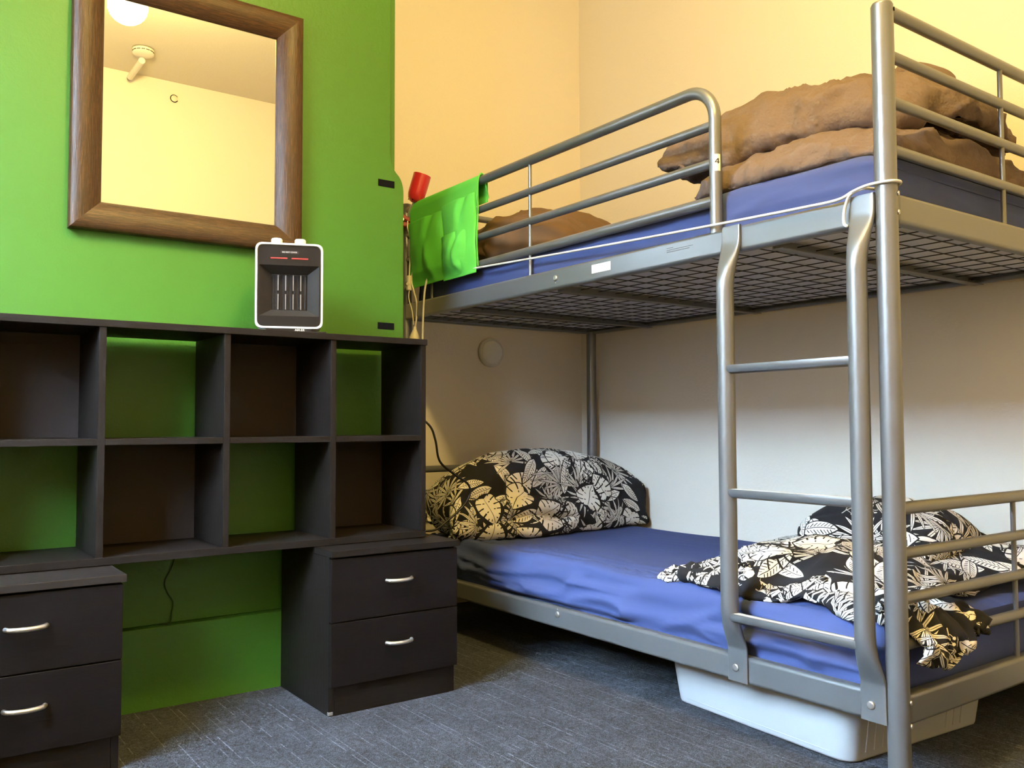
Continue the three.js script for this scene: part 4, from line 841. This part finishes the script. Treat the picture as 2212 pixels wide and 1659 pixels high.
// white extension lead hanging behind the shelf
{
  const t = thing('extension_lead', 'cream power lead with a cone connector hanging behind the shelf top', 'cable', [-0.02, 1.05, -1.93]);
  const L = a => a.map(p => [p[0] + 0.02, p[1] - 1.05, p[2] + 1.93]);
  part('connector', [aim(lathe([[0, 0], [0.019, 0], [0.0205, 0.006], [0.0195, 0.03], [0.013, 0.046], [0.006, 0.062], [0.0055, 0.07], [0.0035, 0.071], [0, 0.071]], 28), [0.02, 1, 0.03], [0, 0.001, 0])], M.cream, t);
  part('cord', tube(L([[-0.018, 1.118, -1.928], [-0.016, 1.15, -1.922], [-0.017, 1.21, -1.917], [-0.026, 1.26, -1.925], [-0.03, 1.30, -1.934], [-0.028, 1.36, -1.915], [-0.024, 1.39, -1.90], [0.03, 1.42, -1.90]]), 0.0032, 90, 8), M.cream, t);
}
{
  const o = [-0.03, 0.95, -1.83], P = [[-0.02, 1.32, -1.815], [-0.03, 1.265, -1.828], [-0.032, 1.2, -1.838], [-0.034, 1.1, -1.842], [-0.035, 1.0, -1.842], [-0.04, 0.9, -1.845], [-0.04, 0.72, -1.845]];
  const t = part('white_cable', [tube(P.map(p => p.map((v, i) => v - o[i])), 0.0038, 90, 10)], M.white); t.position.set(...o);
  tag(t, 'white cable dropping straight down below the green organiser', 'cable');
}
// white cord tied along the upper front rail
{
  const o = [-0.03, 1.23, -0.7];
  const P = [[-0.02, 1.288, -1.60], [-0.0225, 1.282, -1.48], [-0.024, 1.262, -1.1], [-0.024, 1.245, -0.75], [-0.0245, 1.232, -0.45], [-0.027, 1.222, -0.2], [-0.031, 1.219, -0.095], [-0.034, 1.228, -0.055], [-0.030, 1.2345, -0.03], [-0.0275, 1.236, -0.005], [-0.016, 1.2365, 0.0225], [0.006, 1.237, 0.0275], [0.0245, 1.2365, 0.013], [0.027, 1.2355, -0.006], [0.016, 1.234, -0.0235], [-0.008, 1.2325, -0.0285], [-0.027, 1.2315, -0.034], [-0.033, 1.224, -0.06], [-0.0315, 1.202, -0.074], [-0.033, 1.18, -0.0775], [-0.036, 1.163, -0.0745], [-0.036, 1.158, -0.069]];
  const t = part('tie_string', [tube(P.map(p => p.map((v, i) => v - o[i])), 0.0034, 300, 8), ...ends(P.map(p => p.map((v, i) => v - o[i])), 0.0034)], M.white); t.position.set(...o);
  tag(t, 'thin white cord stretched along the upper rail and looped round a post', 'cord');
}
// black cable and white plug at the shelf end
{
  const o = [-0.31, 0.4225, -1.30];
  const P = [[-0.36, 0.79, -1.35], [-0.318, 0.745, -1.31], [-0.302, 0.70, -1.30], [-0.286, 0.635, -1.30], [-0.232, 0.592, -1.30], [-0.185, 0.562, -1.30], [-0.178, 0.53, -1.30], [-0.205, 0.492, -1.30], [-0.262, 0.452, -1.30], [-0.30, 0.430, -1.30], [-0.335, 0.427, -1.31], [-0.372, 0.427, -1.33]];
  const t = part('black_cable', [tube(P.map(p => p.map((v, i) => v - o[i])), 0.0036, 160, 8)], M.blackGloss); t.position.set(...o);
  tag(t, 'black cable bowing out beside the shelf in front of the pillow', 'cable');
  const q = thing('white_plug', 'white plug block on the drawer unit at the shelf end', 'plug', [-0.338, 0.4225, -1.345], 0.15);
  const s = new THREE.Shape(); s.moveTo(-0.032, 0.040); s.lineTo(0.008, 0.040); s.quadraticCurveTo(0.014, 0.040, 0.014, 0.034); s.lineTo(0.006, 0.004); s.lineTo(0.002, 0); s.lineTo(-0.016, 0); s.lineTo(-0.012, 0.018); s.quadraticCurveTo(-0.012, 0.030, -0.02, 0.034); s.lineTo(-0.032, 0.034); s.closePath();
  part('body', new THREE.ExtrudeGeometry(s, { depth: 0.022, bevelEnabled: true, bevelThickness: 0.002, bevelSize: 0.0015, bevelOffset: -0.0015, bevelSegments: 2 }).translate(0, 0.0005, -0.011), M.cream, q);
}
// round wall light above the lower pillow
{
  const t = thing('wall_light', 'round white wall light above the lower pillow, switched off', 'light', [0.4825, 1.06, FAR + 0.0005]);
  part('base_ring', aim(lathe([[0, 0], [0.063, 0], [0.063, 0.014], [0.060, 0.019], [0.054, 0.021], [0.052, 0.018], [0, 0.018]], 44), [0, 0, 1], [0, 0, 0]), M.white, t);
  part('diffuser', aim(lathe([[0.053, 0.017], [0.049, 0.026], [0.038, 0.033], [0.02, 0.037], [0, 0.038]].reverse().map(p => p), 44), [0, 0, 1], [0, 0, 0]), new THREE.MeshPhysicalMaterial({ color: lin(0.85, 0.84, 0.83), roughness: 0.3, side: THREE.DoubleSide }), t);
}

renderer.render(scene, camera);
